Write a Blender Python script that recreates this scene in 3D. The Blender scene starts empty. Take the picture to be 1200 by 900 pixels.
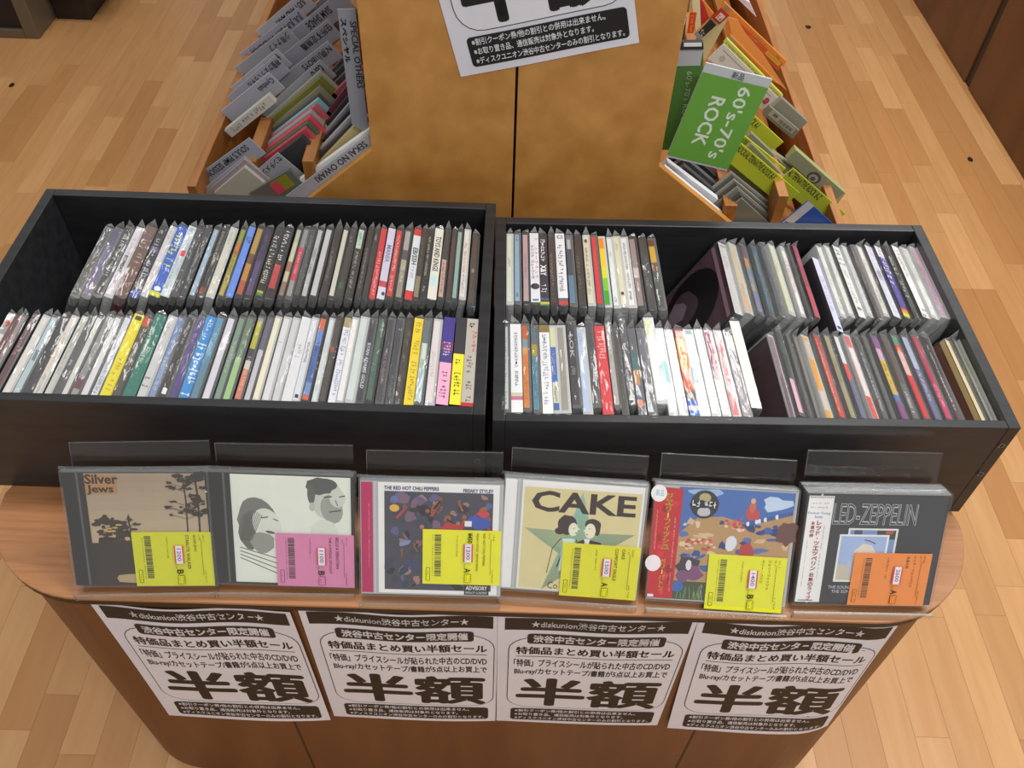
import bpy, math, random
import numpy as np
random.seed(7)
sc = bpy.context.scene
col = sc.collection

# ------------------------------------------------------------------ camera
F = 1021.0
P0 = np.array([600., 450.])
R = np.array([[0.99947989, 0.03156764, 0.00659037],
              [0.01938764, -0.75151239, 0.65943404],
              [0.02576951, -0.65896329, -0.75173354]])
u_, s_, vt_ = np.linalg.svd(R); R = u_ @ vt_
HC = 1.43                       # camera height above the floor
C0 = np.array([0, 0, HC])
cam = bpy.data.cameras.new('camera')
cam.sensor_width = 36; cam.lens = F / 1200 * 36; cam.clip_start = .02
co = bpy.data.objects.new('camera', cam); col.objects.link(co)
from mathutils import Matrix, Vector
M3 = np.column_stack([R[:, 0], -R[:, 1], -R[:, 2]])
co.matrix_world = Matrix([list(M3[i]) + [C0[i]] for i in range(3)] + [[0, 0, 0, 1]])
sc.camera = co
sc.cycles.transparent_max_bounces = 24

# ------------------------------------------------------------------ light
sc.view_settings.view_transform = 'Standard'; sc.view_settings.look = 'None'
sc.view_settings.gamma = 1; sc.view_settings.exposure = 0.0
w = bpy.data.worlds.new('world'); sc.world = w; w.use_nodes = True
w.node_tree.nodes['Background'].inputs[0].default_value = (1.0, .965, .93, 1)
w.node_tree.nodes['Background'].inputs[1].default_value = .42

def area(name, loc, size, sy, power, color=(1, .97, .93), aim=None):
    l = bpy.data.lights.new(name, 'AREA'); l.shape = 'RECTANGLE'; l.size = size; l.size_y = sy
    l.energy = power; l.color = color
    o = bpy.data.objects.new(name, l); o.location = loc; col.objects.link(o)
    if aim is not None:
        d = Vector(aim) - Vector(loc); o.rotation_euler = d.to_track_quat('-Z', 'Y').to_euler()
    return o
area('ceiling_lamp', (1.1, .9, 2.75), 1.2, .3, 36)
area('ceiling_lamp', (-.9, .9, 2.75), 1.2, .2, 8)
area('ceiling_lamp', (1.1, 2.6, 2.75), 1.4, .55, 27)
area('ceiling_lamp', (-.9, 2.6, 2.75), 1.2, .2, 4)
area('ceiling_lamp', (.8, -.8, 2.75), 1.2, .2, 32)

# ------------------------------------------------------------------ helpers
def ray(px, py): return R @ np.array([px - P0[0], py - P0[1], F])
def aty(px, py, y): r = ray(px, py); return C0 + r * y / r[1]
def atz(px, py, z): r = ray(px, py); return C0 + r * (z - HC) / r[2]
def xfor(px, y, z):
    X = np.array([0, y, z - HC]); a = R.T @ X; b = R[0, :]
    k = (px - P0[0]) / F
    return (k * a[2] - a[0]) / (b[0] - k * b[2])

def lin(h):
    if not isinstance(h, str): return tuple(h)
    v = [int(h[i:i + 2], 16) / 255 for i in (0, 2, 4)]
    return tuple((c / 12.92 if c <= .04045 else ((c + .055) / 1.055) ** 2.4) for c in v) + (1,)

def mat(name, color='808080', rough=.5, metal=0, spec=.5, **k):
    m = bpy.data.materials.new(name); m.use_nodes = True
    b = m.node_tree.nodes['Principled BSDF']
    b.inputs['Base Color'].default_value = lin(color)
    b.inputs['Roughness'].default_value = rough; b.inputs['Metallic'].default_value = metal
    b.inputs['Specular IOR Level'].default_value = spec
    return m
def nd(m, t, **k):
    n = m.node_tree.nodes.new(t)
    for a, v in k.items(): setattr(n, a, v)
    return n
def lk(m, a, b): m.node_tree.links.new(a, b)

def noisy(name, c1, c2, scale, rough=.5, stretch=(1, 1, 1), bump=0.0, detail=6, spec=.5, coat=0, lo=.35, hi=.65, objrand=0):
    m = mat(name, c1, rough, spec=spec); b = m.node_tree.nodes['Principled BSDF']
    tc = nd(m, 'ShaderNodeTexCoord'); mp = nd(m, 'ShaderNodeMapping'); mp.inputs['Scale'].default_value = stretch
    n = nd(m, 'ShaderNodeTexNoise'); n.inputs['Scale'].default_value = scale; n.inputs['Detail'].default_value = detail
    cr = nd(m, 'ShaderNodeValToRGB'); cr.color_ramp.elements[0].position = lo; cr.color_ramp.elements[1].position = hi
    cr.color_ramp.elements[0].color = lin(c1); cr.color_ramp.elements[1].color = lin(c2)
    if objrand:
        oi = nd(m, 'ShaderNodeObjectInfo'); ad = nd(m, 'ShaderNodeVectorMath', operation='ADD'); ml = nd(m, 'ShaderNodeMath', operation='MULTIPLY')
        ml.inputs[1].default_value = 50; lk(m, oi.outputs['Random'], ml.inputs[0]); lk(m, tc.outputs['Object'], ad.inputs[0]); lk(m, ml.outputs[0], ad.inputs[1])
        lk(m, ad.outputs[0], mp.inputs[0])
        hs = nd(m, 'ShaderNodeHueSaturation'); mr = nd(m, 'ShaderNodeMapRange'); mr.inputs[3].default_value = 1 - objrand; mr.inputs[4].default_value = 1 + objrand
        lk(m, oi.outputs['Random'], mr.inputs[0]); lk(m, mr.outputs[0], hs.inputs['Value']); lk(m, cr.outputs[0], hs.inputs['Color'])
        lk(m, hs.outputs[0], b.inputs['Base Color'])
    else:
        lk(m, tc.outputs['Object'], mp.inputs[0]); lk(m, cr.outputs[0], b.inputs['Base Color'])
    lk(m, mp.outputs[0], n.inputs[0]); lk(m, n.outputs[0], cr.inputs[0])
    if bump:
        bp = nd(m, 'ShaderNodeBump'); bp.inputs['Strength'].default_value = bump; bp.inputs['Distance'].default_value = .002
        lk(m, n.outputs[0], bp.inputs['Height']); lk(m, bp.outputs[0], b.inputs['Normal'])
    if coat: b.inputs['Coat Weight'].default_value = coat; b.inputs['Coat Roughness'].default_value = .15
    return m

def printed(name, rough, grain=.06):
    m = mat(name, 'ffffff', rough); b = m.node_tree.nodes['Principled BSDF']
    a = nd(m, 'ShaderNodeVertexColor', layer_name='Col')
    tc = nd(m, 'ShaderNodeTexCoord'); n = nd(m, 'ShaderNodeTexNoise'); n.inputs['Scale'].default_value = 60
    mr = nd(m, 'ShaderNodeMapRange'); mr.inputs[3].default_value = 1 - grain; mr.inputs[4].default_value = 1 + grain
    hs = nd(m, 'ShaderNodeHueSaturation')
    lk(m, tc.outputs['Object'], n.inputs[0]); lk(m, n.outputs[0], mr.inputs[0]); lk(m, mr.outputs[0], hs.inputs['Value'])
    lk(m, a.outputs[0], hs.inputs['Color']); lk(m, hs.outputs[0], b.inputs['Base Color'])
    return m
PRINT = printed('printed_paper', .55)
GLOSS = printed('printed_gloss', .3)
def film(name, base, gain, rough, bump, scale, tint=(1, 1, 1, 1), milk=0.0, stretch=(1, 1, 1)):
    m = bpy.data.materials.new(name); m.use_nodes = True; t = m.node_tree; t.nodes.remove(t.nodes['Principled BSDF'])
    out = t.nodes['Material Output']
    tr = nd(m, 'ShaderNodeBsdfTransparent'); tr.inputs[0].default_value = tint
    gl0 = nd(m, 'ShaderNodeBsdfGlossy'); gl0.inputs['Roughness'].default_value = rough
    df = nd(m, 'ShaderNodeBsdfDiffuse'); df.inputs[0].default_value = (.75, .77, .78, 1); gl = nd(m, 'ShaderNodeMixShader'); gl.inputs[0].default_value = milk; lk(m, gl0.outputs[0], gl.inputs[1]); lk(m, df.outputs[0], gl.inputs[2])
    mx = nd(m, 'ShaderNodeMixShader'); fr = nd(m, 'ShaderNodeLayerWeight'); fr.inputs[0].default_value = .5; pw = nd(m, 'ShaderNodeMath', operation='POWER'); pw.inputs[1].default_value = 4
    ma = nd(m, 'ShaderNodeMath', operation='MULTIPLY_ADD'); ma.inputs[1].default_value = gain; ma.inputs[2].default_value = base; ma.use_clamp = True
    if bump:
        tc = nd(m, 'ShaderNodeTexCoord'); n = nd(m, 'ShaderNodeTexNoise'); n.inputs['Scale'].default_value = scale; n.inputs['Detail'].default_value = 3
        oi = nd(m, 'ShaderNodeObjectInfo'); ad = nd(m, 'ShaderNodeVectorMath', operation='ADD'); mp = nd(m, 'ShaderNodeMapping'); mp.inputs['Scale'].default_value = stretch; lk(m, tc.outputs['Object'], mp.inputs[0]); lk(m, mp.outputs[0], ad.inputs[0]); lk(m, oi.outputs['Location'], ad.inputs[1])
        bp = nd(m, 'ShaderNodeBump'); bp.inputs['Strength'].default_value = bump; bp.inputs['Distance'].default_value = .004
        lk(m, ad.outputs[0], n.inputs[0]); lk(m, n.outputs[0], bp.inputs['Height']); lk(m, bp.outputs[0], gl0.inputs['Normal']); lk(m, bp.outputs[0], fr.inputs['Normal'])
    lk(m, fr.outputs['Facing'], pw.inputs[0]); lk(m, pw.outputs[0], ma.inputs[0]); lk(m, ma.outputs[0], mx.inputs[0]); lk(m, tr.outputs[0], mx.inputs[1]); lk(m, gl.outputs[0], mx.inputs[2])
    lk(m, mx.outputs[0], out.inputs[0]); return m
FILM = film('clear_sleeve_film', .10, .9, .1, 1.0, 60, milk=.3, stretch=(1, .22, 1))
CRINK = film('crinkled_film', .30, .9, .12, 1.0, 70, milk=.5)
ACRYL = film('clear_acrylic', .05, .9, .05, 0, 1, (.96, .97, .97, 1))
EDGE = film('acrylic_edge', .22, 1, .25, 0, 1, (.8, .82, .82, 1))
LID = film('clear_case_lid', .015, .6, .04, 0, 1)
BLACKP = mat('black_plastic', '2a2b2e', .28)
GREYP = mat('smoke_plastic', '5b5d5f', .22)
CLEARP = mat('pale_plastic', 'b9bcbc', .2)
CRATE = noisy('black_stained_wood', '232427', '2d2e31', 14, .36, (1, 6, 6), .15, spec=.45)
SCREW = mat('steel_screw', '8c8e90', .35, .9)
TOPW = noisy('counter_top_wood', 'a46f47', 'b37e54', 9, .4, (1.2, 26, 6), .04)
BODYW = noisy('counter_body_wood', '643a1b', '704320', 5, .45, (6, 6, .8), .03)
BANDW = mat('dark_edge_band', '241a14', .5)
RACKW = noisy('birch_rack_wood', 'b47a36', 'd09850', 22, .45, (1, 1, 1), .05, detail=8, lo=.3, hi=.7)
LIPW = noisy('rack_lip_wood', '8f5c2a', 'a97038', 12, .45, (8, 1, 8))
DARKC = mat('dark_cabinet', '15100e', .5)
GREIGE = mat('metal_trim', '6d6250', .45, .3)
CABW = noisy('brown_cabinet_wood', '5e3a1d', '6d4626', 7, .45, (1, 1, .4), lo=.4, hi=.6)

def obj(name, m, mt, parent=None):
    o = bpy.data.objects.new(name, m); col.objects.link(o)
    if mt is not None and not m.materials: m.materials.append(mt)
    if parent is not None: o.parent = parent
    return o
def empty(name, label, cat, group=None, loc=(0, 0, 0), rot=None):
    o = bpy.data.objects.new(name, None); o.empty_display_size = .05; col.objects.link(o)
    o.location = loc
    if rot is not None: o.rotation_euler = rot
    o['label'] = label; o['category'] = cat
    if group: o['group'] = group
    return o
def tag(o, label, cat, group=None):
    o['label'] = label; o['category'] = cat
    if group: o['group'] = group
    return o

class MB:
    def __init__(s): s.v = []; s.f = []
    def box(s, x0, x1, y0, y1, z0, z1):
        n = len(s.v)
        s.v += [(x0, y0, z0), (x1, y0, z0), (x1, y1, z0), (x0, y1, z0), (x0, y0, z1), (x1, y0, z1), (x1, y1, z1), (x0, y1, z1)]
        s.f += [[n + i for i in q] for q in ((0, 3, 2, 1), (4, 5, 6, 7), (0, 1, 5, 4), (1, 2, 6, 5), (2, 3, 7, 6), (3, 0, 4, 7))]
        return s
    def prism(s, pts, d):            # polygon of 3d points (counter-clockwise seen from its front), extruded by vector d
        n = len(s.v); k = len(pts); d = np.array(d)
        s.v += [tuple(p) for p in pts] + [tuple(np.array(p) + d) for p in pts]
        s.f.append(list(range(n, n + k))); s.f.append(list(range(n + 2 * k - 1, n + k - 1, -1)))
        for i in range(k):
            j = (i + 1) % k; s.f.append([n + j, n + i, n + k + i, n + k + j])
        return s
    def mesh(s, name):
        m = bpy.data.meshes.new(name); m.from_pydata(s.v, [], s.f); m.validate(); m.update(); return m
    def build(s, name, mt, parent=None, bevel=0, seg=2):
        o = obj(name, s.mesh(name), mt, parent)
        if bevel:
            b = o.modifiers.new('bevel', 'BEVEL'); b.width = bevel; b.segments = seg; b.limit_method = 'ANGLE'
        return o

# ------------------------------------------------------------------ glyphs and flat print
GC = {}
def glyphs(s, bold=0.0):
    k = (s, bold)
    if k not in GC:
        c = bpy.data.curves.new('t', 'FONT'); c.body = s; c.offset = bold; c.resolution_u = 2
        o = bpy.data.objects.new('t', c); m = o.to_mesh()
        v = np.array([x.co[:2] for x in m.vertices]) if len(m.vertices) else np.zeros((0, 2))
        f = [list(p.vertices) for p in m.polygons]
        o.to_mesh_clear(); bpy.data.objects.remove(o); bpy.data.curves.remove(c)
        GC[k] = (v, f)
    return GC[k]

class Art:
    """flat print in a frame: origin O, unit U (right), V (up)"""
    def __init__(s, O=(0, 0, 0), U=(1, 0, 0), V=(0, 1, 0), eps=.00012, fn=None):
        s.O, s.U, s.V = [np.array(a, float) for a in (O, U, V)]; s.N = np.cross(s.U, s.V); s.eps = eps
        s.v = []; s.f = []; s.c = []; s.k = 0; s.g = 1.0; s.fn = fn; s.lim = .011; s.fl = 1
    def P(s, u, v, k=None):
        k = s.k if k is None else k
        if s.fn is not None: return (u, v, k)
        return tuple(s.O + s.U * u + s.V * v + s.N * s.eps * k)
    def poly(s, pts, c, up=1):
        s.k += up; n = len(s.v)
        a = sum(pts[i][0] * pts[(i + 1) % len(pts)][1] - pts[(i + 1) % len(pts)][0] * pts[i][1] for i in range(len(pts)))
        if a < 0: pts = pts[::-1]
        s.v += [s.P(*p) for p in pts]; s.f.append(list(range(n, n + len(pts)))); s.c.append(lin(c)); return s
    def rect(s, u0, v0, u1, v1, c, up=1, nu=1):
        if nu == 1: return s.poly([(u0, v0), (u1, v0), (u1, v1), (u0, v1)], c, up)
        s.k += up
        for i in range(nu):
            a = u0 + (u1 - u0) * i / nu; b = u0 + (u1 - u0) * (i + 1) / nu
            s.poly([(a, v0), (b, v0), (b, v1), (a, v1)], c, 0)
        return s
    def rrect(s, u0, v0, u1, v1, r, c, nu=8):     # rounded box made of strips so that it can follow a bent sheet
        s.k += 1; r = min(r, (v1 - v0) / 2)
        us = [u0 + r * (1 - math.cos(a * math.pi / 10)) for a in range(6)]
        us += [u0 + r + (u1 - u0 - 2 * r) * i / nu for i in range(1, nu)] + [u1 - r * (1 - math.cos(a * math.pi / 10)) for a in range(5, -1, -1)]
        def ins(u):
            d = max(0, r - (u - u0), r - (u1 - u)); return r - math.sqrt(max(0, r * r - d * d))
        for a, b in zip(us, us[1:]):
            s.poly([(a, v0 + ins(a)), (b, v0 + ins(b)), (b, v1 - ins(b)), (a, v1 - ins(a))], c, 0)
        return s
    def ell(s, u, v, a, b, c, n=16, rot=0, jit=0):
        pts = []
        for i in range(n):
            t = 2 * math.pi * i / n; j = 1 + random.uniform(-jit, jit)
            x = a * math.cos(t) * j; y = b * math.sin(t) * j
            pts.append((u + x * math.cos(rot) - y * math.sin(rot), v + x * math.sin(rot) + y * math.cos(rot)))
        return s.poly(pts, c)
    def line(s, pts, wd, c, up=1):
        s.k += up
        for a, b in zip(pts, pts[1:]):
            d = np.array(b) - np.array(a); L = np.hypot(*d)
            if L == 0: continue
            n = np.array([-d[1], d[0]]) / L * wd / 2; e = d / L * wd * .3
            a2 = np.array(a) - e; b2 = np.array(b) + e
            s.poly([tuple(a2 - n), tuple(b2 - n), tuple(b2 + n), tuple(a2 + n)], c, 0)
        return s
    def text(s, t, u0, v0, u1, v1, c, bold=0, rot=0, keep=False):
        """fit text in the box; rot=-90: reads downwards with tops to the right; keep: do not stretch"""
        heavy = bold if bold >= .015 and any(ord(q) > 255 for q in t) else 0
        if heavy: bold = 0
        g, f = glyphs(t, bold)
        if len(g) == 0: return s
        if heavy:
            hv = heavy * 1.3; g0, f0 = g, f; g = []; f = []
            for q, (dx, dy) in enumerate([(0, 0)] + [(math.cos(i * math.pi / 4), math.sin(i * math.pi / 4)) for i in range(8)]):
                g.append(g0 + np.array([dx * hv, dy * hv * .8])); f += [[q * len(g0) + i for i in p] for p in f0]
            g = np.concatenate(g)
        lo = g.min(0); hi = g.max(0); q = (g - lo) / (hi - lo)
        W, H = abs(u1 - u0), abs(v1 - v0)
        s.k += 1; n = len(s.v)
        asp = (hi[0] - lo[0]) / (hi[1] - lo[1])
        if rot == 0:
            if keep: 
                w2 = min(W, H * asp); h2 = w2 / asp; u0 += (W - w2) / 2; v0 += (H - h2) / 2; W, H = w2, h2
            pts = [(u0 + a * W, v0 + b * H) for a, b in q]
        elif rot == -90:
            if keep:
                l2 = min(H, W * asp); h2 = l2 / asp; u0 += (W - h2) / 2; W = h2; v1 = v1 if keep == 'top' else v1 - (H - l2) / 2; H = l2
            pts = [(u0 + b * W, v1 - a * H) for a, b in q]
        elif rot == 180:
            pts = [(u1 - a * W, v1 - b * H) for a, b in q]
        s.v += [s.P(*p) for p in pts]; s.f += [[n + i for i in p] for p in f]; s.c += [lin(c)] * len(f); return s
    def marks(s, u0, v0, u1, v1, c, cell=None, along='u', dens=1.0):
        """row of tiny unreadable strokes"""
        s.k += 1
        if along == 'u': L, H = u1 - u0, v1 - v0
        else: L, H = v1 - v0, u1 - u0
        cell = cell or H * .55; x = 0
        while x < L - cell * .5:
            if random.random() < .88 * dens:
                for q in range(3):
                    a = x + random.uniform(0, .45) * cell; w2 = cell * random.uniform(.12, .22)
                    b0 = random.uniform(0, .35) * H; b1 = H * random.uniform(.6, 1)
                    if q: a = x + (cell * .1 if q == 2 else 0); w2 = cell * random.uniform(.5, .75); b0 = random.uniform(0, .8) * H; b1 = b0 + H * .12
                    if along == 'u': s.rect(u0 + a, v0 + b0, u0 + a + w2, v0 + b1, c, 0)
                    else: s.rect(u0 + b0, v0 + a, u0 + b1, v0 + a + w2, c, 0)
            x += cell * random.choice((1, 1, 1, 1.7))
        return s
    def bend(s, lim=.011):
        V = list(s.v); T = []; C = []
        for f, c in zip(s.f, s.c):
            if len(f) > 3:
                tr = __import__('mathutils').geometry.tessellate_polygon([[Vector((V[i][0], V[i][1], 0)) for i in f]])
                tr = [[f[i] for i in t] for t in tr]
            else: tr = [list(f)]
            for t in tr: T.append(t); C.append(c)
        cache = {}; outT = []; outC = []
        def mid(a, b):
            k = (min(a, b), max(a, b))
            if k not in cache: V.append(tuple((V[a][i] + V[b][i]) / 2 for i in range(3))); cache[k] = len(V) - 1
            return cache[k]
        st = list(zip(T, C))
        while st:
            t, c = st.pop(); e = [math.dist(V[t[i]][:2], V[t[(i + 1) % 3]][:2]) for i in range(3)]; i = e.index(max(e))
            if e[i] > lim:
                a, b, d = t[i], t[(i + 1) % 3], t[(i + 2) % 3]; m = mid(a, b); st += [([a, m, d], c), ([m, b, d], c)]
            else: 
                ar = (V[t[1]][0] - V[t[0]][0]) * (V[t[2]][1] - V[t[0]][1]) - (V[t[2]][0] - V[t[0]][0]) * (V[t[1]][1] - V[t[0]][1])
                outT.append(t if ar * s.fl > 0 else t[::-1]); outC.append(c)
        nv = []
        for u, v, k in V: p, n = s.fn(u, v); nv.append(tuple(p + n * (s.eps * k + .00035)))
        s.v, s.f, s.c = nv, outT, outC
    def build(s, name, mt, parent=None):
        if s.fn is not None: s.bend(s.lim)
        m = bpy.data.meshes.new(name); m.from_pydata(s.v, [], s.f)
        ca = m.color_attributes.new('Col', 'FLOAT_COLOR', 'CORNER')
        buf = []
        for f, c in zip(s.f, s.c): buf += [min(.93, q * s.g) for q in c[:3]] * 0 + [w_ for _ in f for w_ in (min(.93, c[0] * s.g), min(.93, c[1] * s.g), min(.93, c[2] * s.g), 1)]
        ca.data.foreach_set('color', buf)
        m.update(); return obj(name, m, mt, parent)

# ------------------------------------------------------------------ floor
PW = .057
fl = MB().box(-3.2, 3.2, -.6, 4.2, -.03, -.004).build('floor', noisy('floor_joint', '9a6c42', 'a87a4c', 5, .5)); fl['kind'] = 'structure'
fl['label'] = 'pale beech strip parquet floor'
PMAT = [noisy('beech_plank', *cc, 7, .4, (9, .8, 1), .02, objrand=.035, lo=.3, hi=.7) for cc in
        (('c38f5b', 'cb9a66'), ('b98450', 'c18d59'), ('cb9964', 'd5a571'), ('b8844f', 'bf8b57'))]
LENS = (.22, .30, .38, .46, .54)
PM = {}
for li, L in enumerate(LENS):
    for mi in range(4):
        b = MB().box(.0002, PW - .0002, .0002, L - .0002, -.012, 0); me = b.mesh('plank'); me.materials.append(PMAT[mi]); PM[li, mi] = me
NPL = 0; rest = {}
def inview(x, y):
    X = np.array([x, y, -HC]); c = R.T @ X
    if c[2] <= 0: return False
    p = P0 + F * c[:2] / c[2]; return -40 < p[0] < 1240 and -40 < p[1] < 940
cand = []; far = []
for i in range(-37, 34):
    x = i * PW; y = -.3 - random.uniform(0, .5)
    while y < 3.9:
        li = random.randrange(5); L = LENS[li]; mi = random.choice((0, 0, 1, 2, 2, 3))
        ok = any(inview(x + a, y + b * L) for a in (0, PW) for b in (0, .5, 1))
        cover = (-.40 < x < .38 and y + L < 3.6) or (x > 1.45)
        if ok and not cover: cand.append((x, y, L, mi, li))
        elif -2.2 < x < 1.5:
            far.append((x, y, L, mi))
        y += L
cand.sort(key=lambda c: (c[0] + c[2] * 0) ** 2 + (c[1] + c[2] / 2) ** 2)
for x, y, L, mi, li in cand[:300]:
    o = obj('plank', PM[li, mi], None, fl); o.location = (x, y, 0)
far += [c[:4] for c in cand[300:]]
fm = bpy.data.meshes.new('distant_planks'); fv = []; ff = []; fi = []
for x, y, L, mi in far:
    n = len(fv); fv += [(x + .0004, y + .0005, -.0002), (x + PW - .0002, y + .0005, -.0002), (x + PW - .0002, y + L - .0005, -.0002), (x + .0004, y + L - .0005, -.0002)]
    ff.append((n, n + 1, n + 2, n + 3)); fi.append(mi)
fm.from_pydata(fv, [], ff)
for m in PMAT: fm.materials.append(m)
fm.polygons.foreach_set('material_index', fi); fm.update()
fo = obj('distant_planks', fm, None, fl); fo['kind'] = 'stuff'

# ------------------------------------------------------------------ cabinets around
cb = empty('wooden_cabinet', 'brown wooden cabinet side at right edge, nearer the camera', 'cabinet', 'brown cabinets along the right edge', (1.44, 1.6, 0))
MB().box(0, .6, -1.4, .965, 0, 1.2).build('side_panel', CABW, cb, .002)
cb2 = empty('wooden_cabinet', 'brown wooden cabinet in top right corner, beyond the dark gap', 'cabinet', 'brown cabinets along the right edge', (1.44, 3.0, 0))
MB().box(0, .6, -.395, 1.2, 0, 1.2).build('side_panel', CABW, cb2, .002)
tr = tag(MB().box(1.445, 1.5, 2.567, 2.603, 0, 1.2).build('gap_strip', BANDW), 'dark upright strip filling the gap between the two brown cabinets', 'trim')
dc = empty('dark_cabinet', 'dark cabinet with greyish metal frame in the top left corner', 'cabinet', None, (-1.55, 2.68, 0))
MB().box(-1.2, -.045, .012, .5, .03, 1.1).build('front_panel', DARKC, dc)
MB().box(-.045, .0, 0, .5, 0, 1.1).build('corner_post', GREIGE, dc, .004)
MB().box(-1.2, -.045, 0, .5, 0, .03).build('base_rail', GREIGE, dc, .003)
dc2 = empty('dark_cabinet', 'dark cabinet on a recessed plinth, right of the metal framed one', 'cabinet', None, (-1.36, 2.80, 0))
MB().box(-.185, 0, 0, .5, .08, 1.1).build('cabinet_body', DARKC, dc2, .003)
MB().box(-.185, -.07, .02, .5, 0, .08).build('plinth', BANDW, dc2)
MB().box(0, .012, .0, .5, .08, 1.1).build('edge_strip', GREIGE, dc2)
for px, py, n in ((1000 - 53, 32, 1), (14, 100, 0), (1137, 187, 0)):
    p = atz(px, py, 0)
    a = MB(); pts = [(p[0] + .008 * math.cos(t) * random.uniform(.7, 1.2) * (1.4 if n else 1), p[1] + .012 * math.sin(t), .0005) for t in [i * .7 for i in range(9)]]
    a.prism(pts, (0, 0, .0012)); tag(a.build('debris', BANDW), ['tiny dark scrap on the floor near the left edge', 'dark leaf-like scrap on the floor right of the rear rack', 'tiny dark speck on the floor at the right edge'][n if n else (2 if px > 900 else 0)], 'scrap')

# ------------------------------------------------------------------ counter
ZL = HC - .825                 # ledge top
ct = empty('display_counter', 'wooden counter with rounded ledge under the black CD crates', 'counter', None, (0, .6, 0))
def outline(ins):
    pts = []
    r = .125 - ins
    for cx, a0 in ((-.43, 180), (.388, 270)):
        for i in range(15):
            a = math.radians(a0 + 90 * i / 14); pts.append((cx + r * math.cos(a) , .5385 + r * math.sin(a)))
    pts += [(.44 - ins, .80), (.40 - ins, .94), (-.40 + ins, .94), (-.45 + ins, .80)]
    return pts
def lay(ins, z0, z1, name, mt, bevel=0):
    p = [(x, y - .6, z0) for x, y in outline(ins)]
    # bottom polygon faces down, so reverse
    return MB().prism(p[::-1], (0, 0, z1 - z0)).build(name, mt, ct, bevel)
lay(0, ZL - .004, ZL, 'ledge_top', TOPW, .001)
lay(.0005, ZL - .013, ZL - .004, 'edge_band', BANDW)
lay(.008, .05, ZL - .013, 'counter_body', BODYW)
lay(.055, 0, .05, 'plinth', BANDW)
YF = .4135 + .008               # front face of the body
for xx in (-.268, .265):
    sm = MB(); sm.box(xx - .0012, xx + .0012, YF - .6 - .0006, YF - .6 + .001, .05, ZL - .026); sm.build('panel_seam', BANDW, ct)

# ------------------------------------------------------------------ posters
PWD, PHT = .21, .297
def poster_art(a):
    K = '16120f'; Wt = 'e4e3ea'
    def v(t): return PHT * (1 - t)
    def u(t): return PWD * t
    a.rect(u(.036), v(.105), u(.975), v(.012), K, nu=10)
    a.text('★diskunion渋谷中古センター★', u(.17), v(.085), u(.85), v(.032), Wt, .015)
    f = .004
    a.rrect(u(.058), v(.832), u(.985), v(.165), .03, K); a.rrect(u(.058) + .001, v(.832) + .001, u(.985) - .001, v(.165) - .001, .029, Wt)
    a.rrect(u(.155), v(.218), u(.875), v(.135), .005, K)
    a.text('渋谷中古センター限定開催', u(.185), v(.207), u(.845), v(.146), Wt, .03)
    a.text('特価品まとめ買い半額セール', u(.098), v(.310), u(.945), v(.243), K, .028)
    a.rect(u(.1), v(.330), u(.945), v(.325), K, nu=8)
    a.text('「特価」プライスシールが貼られた中古のCD/DVD', u(.09), v(.420), u(.945), v(.352), K, .02)
    a.text('Blu-ray/カセットテープ/書籍が5点以上お買上で', u(.095), v(.502), u(.945), v(.434), K, .02)
    a.text('半額', u(.11), v(.815), u(.94), v(.528), K, .027)
    a.rrect(u(.085), v(.970), u(.955), v(.848), .005, K)
    for i, t in enumerate(('※割引クーポン券/他の割引との併用は出来ません。', '※お取り置き品、通信販売は対象外となります。', '※ディスクユニオン渋谷中古センターのみの割引となります。')):
        a.text(t, u(.11), v(.884 + i * .0385), u((.84, .77, .93)[i]), v(.855 + i * .0385), Wt, .01)
def make_poster(name, label, fn, group):
    root = empty(name, label, 'poster', group, fn(0, 0)[0])
    b0 = fn(0, 0)[0]
    g = lambda q, t: (fn(q, t)[0] - b0, fn(q, t)[1])
    nu, nv = 16, 16
    mv = []; mf = []
    for side in (0, 1):
        for j in range(nv + 1):
            for i in range(nu + 1):
                p, n = g(PWD * i / nu, PHT * j / nv); mv.append(tuple(p - n * .00025 * side))
    N = (nu + 1) * (nv + 1)
    for j in range(nv):
        for i in range(nu):
            q = j * (nu + 1) + i; mf.append((q, q + 1, q + nu + 2, q + nu + 1)); mf.append((N + q, N + q + nu + 1, N + q + nu + 2, N + q + 1))
    m = bpy.data.meshes.new('paper_sheet'); m.from_pydata(mv, [], mf); m.update()
    for p in m.polygons: p.use_smooth = True
    obj('paper_sheet', m, PAPER, root)
    a = Art(eps=.00002, fn=g); poster_art(a); a.build('lettering', PRINT, root)
PAPER = noisy('poster_paper', 'dddce6', 'e6e5ee', 8, .55)
def body_path(s):               # arc length along the body front, s=0 at x=0
    r = .117; out = []
    if s > .388: a = (s - .388) / r; return np.array([0.388 + r * math.sin(a), .5385 - r * math.cos(a)]), np.array([math.sin(a), -math.cos(a)])
    if s < -.43: a = (-s - .43) / r; return np.array([-.43 - r * math.sin(a), .5385 - r * math.cos(a)]), np.array([-math.sin(a), -math.cos(a)])
    return np.array([s, YF]), np.array([0, -1])
def pfn(s0, z0, wob, skew):
    def fn(u, v):
        t = 1 - v / PHT
        lift = .0015 + wob * (.004 * math.sin(u / PWD * math.pi) * max(0, 1 - v / .05) + .002 * math.sin(3 * u / PWD * math.pi + wob * 5) * (1 - t))
        z = z0 - PHT + v + .004 * wob * math.sin(u / PWD * 6) * t * t * .6 + .003 * math.cos(u / PWD * 6.28) * (1 - t) * .5
        p2, n2 = body_path(s0 + u + skew * t)
        n = np.array([n2[0], n2[1], 0]); return np.array([p2[0], p2[1], z]) + n * (lift + .0008 + (.004 * t * t if wob > .8 else 0)), n
    return fn
ORD = ('leftmost', 'second from left', 'third from left', 'rightmost')
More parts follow.
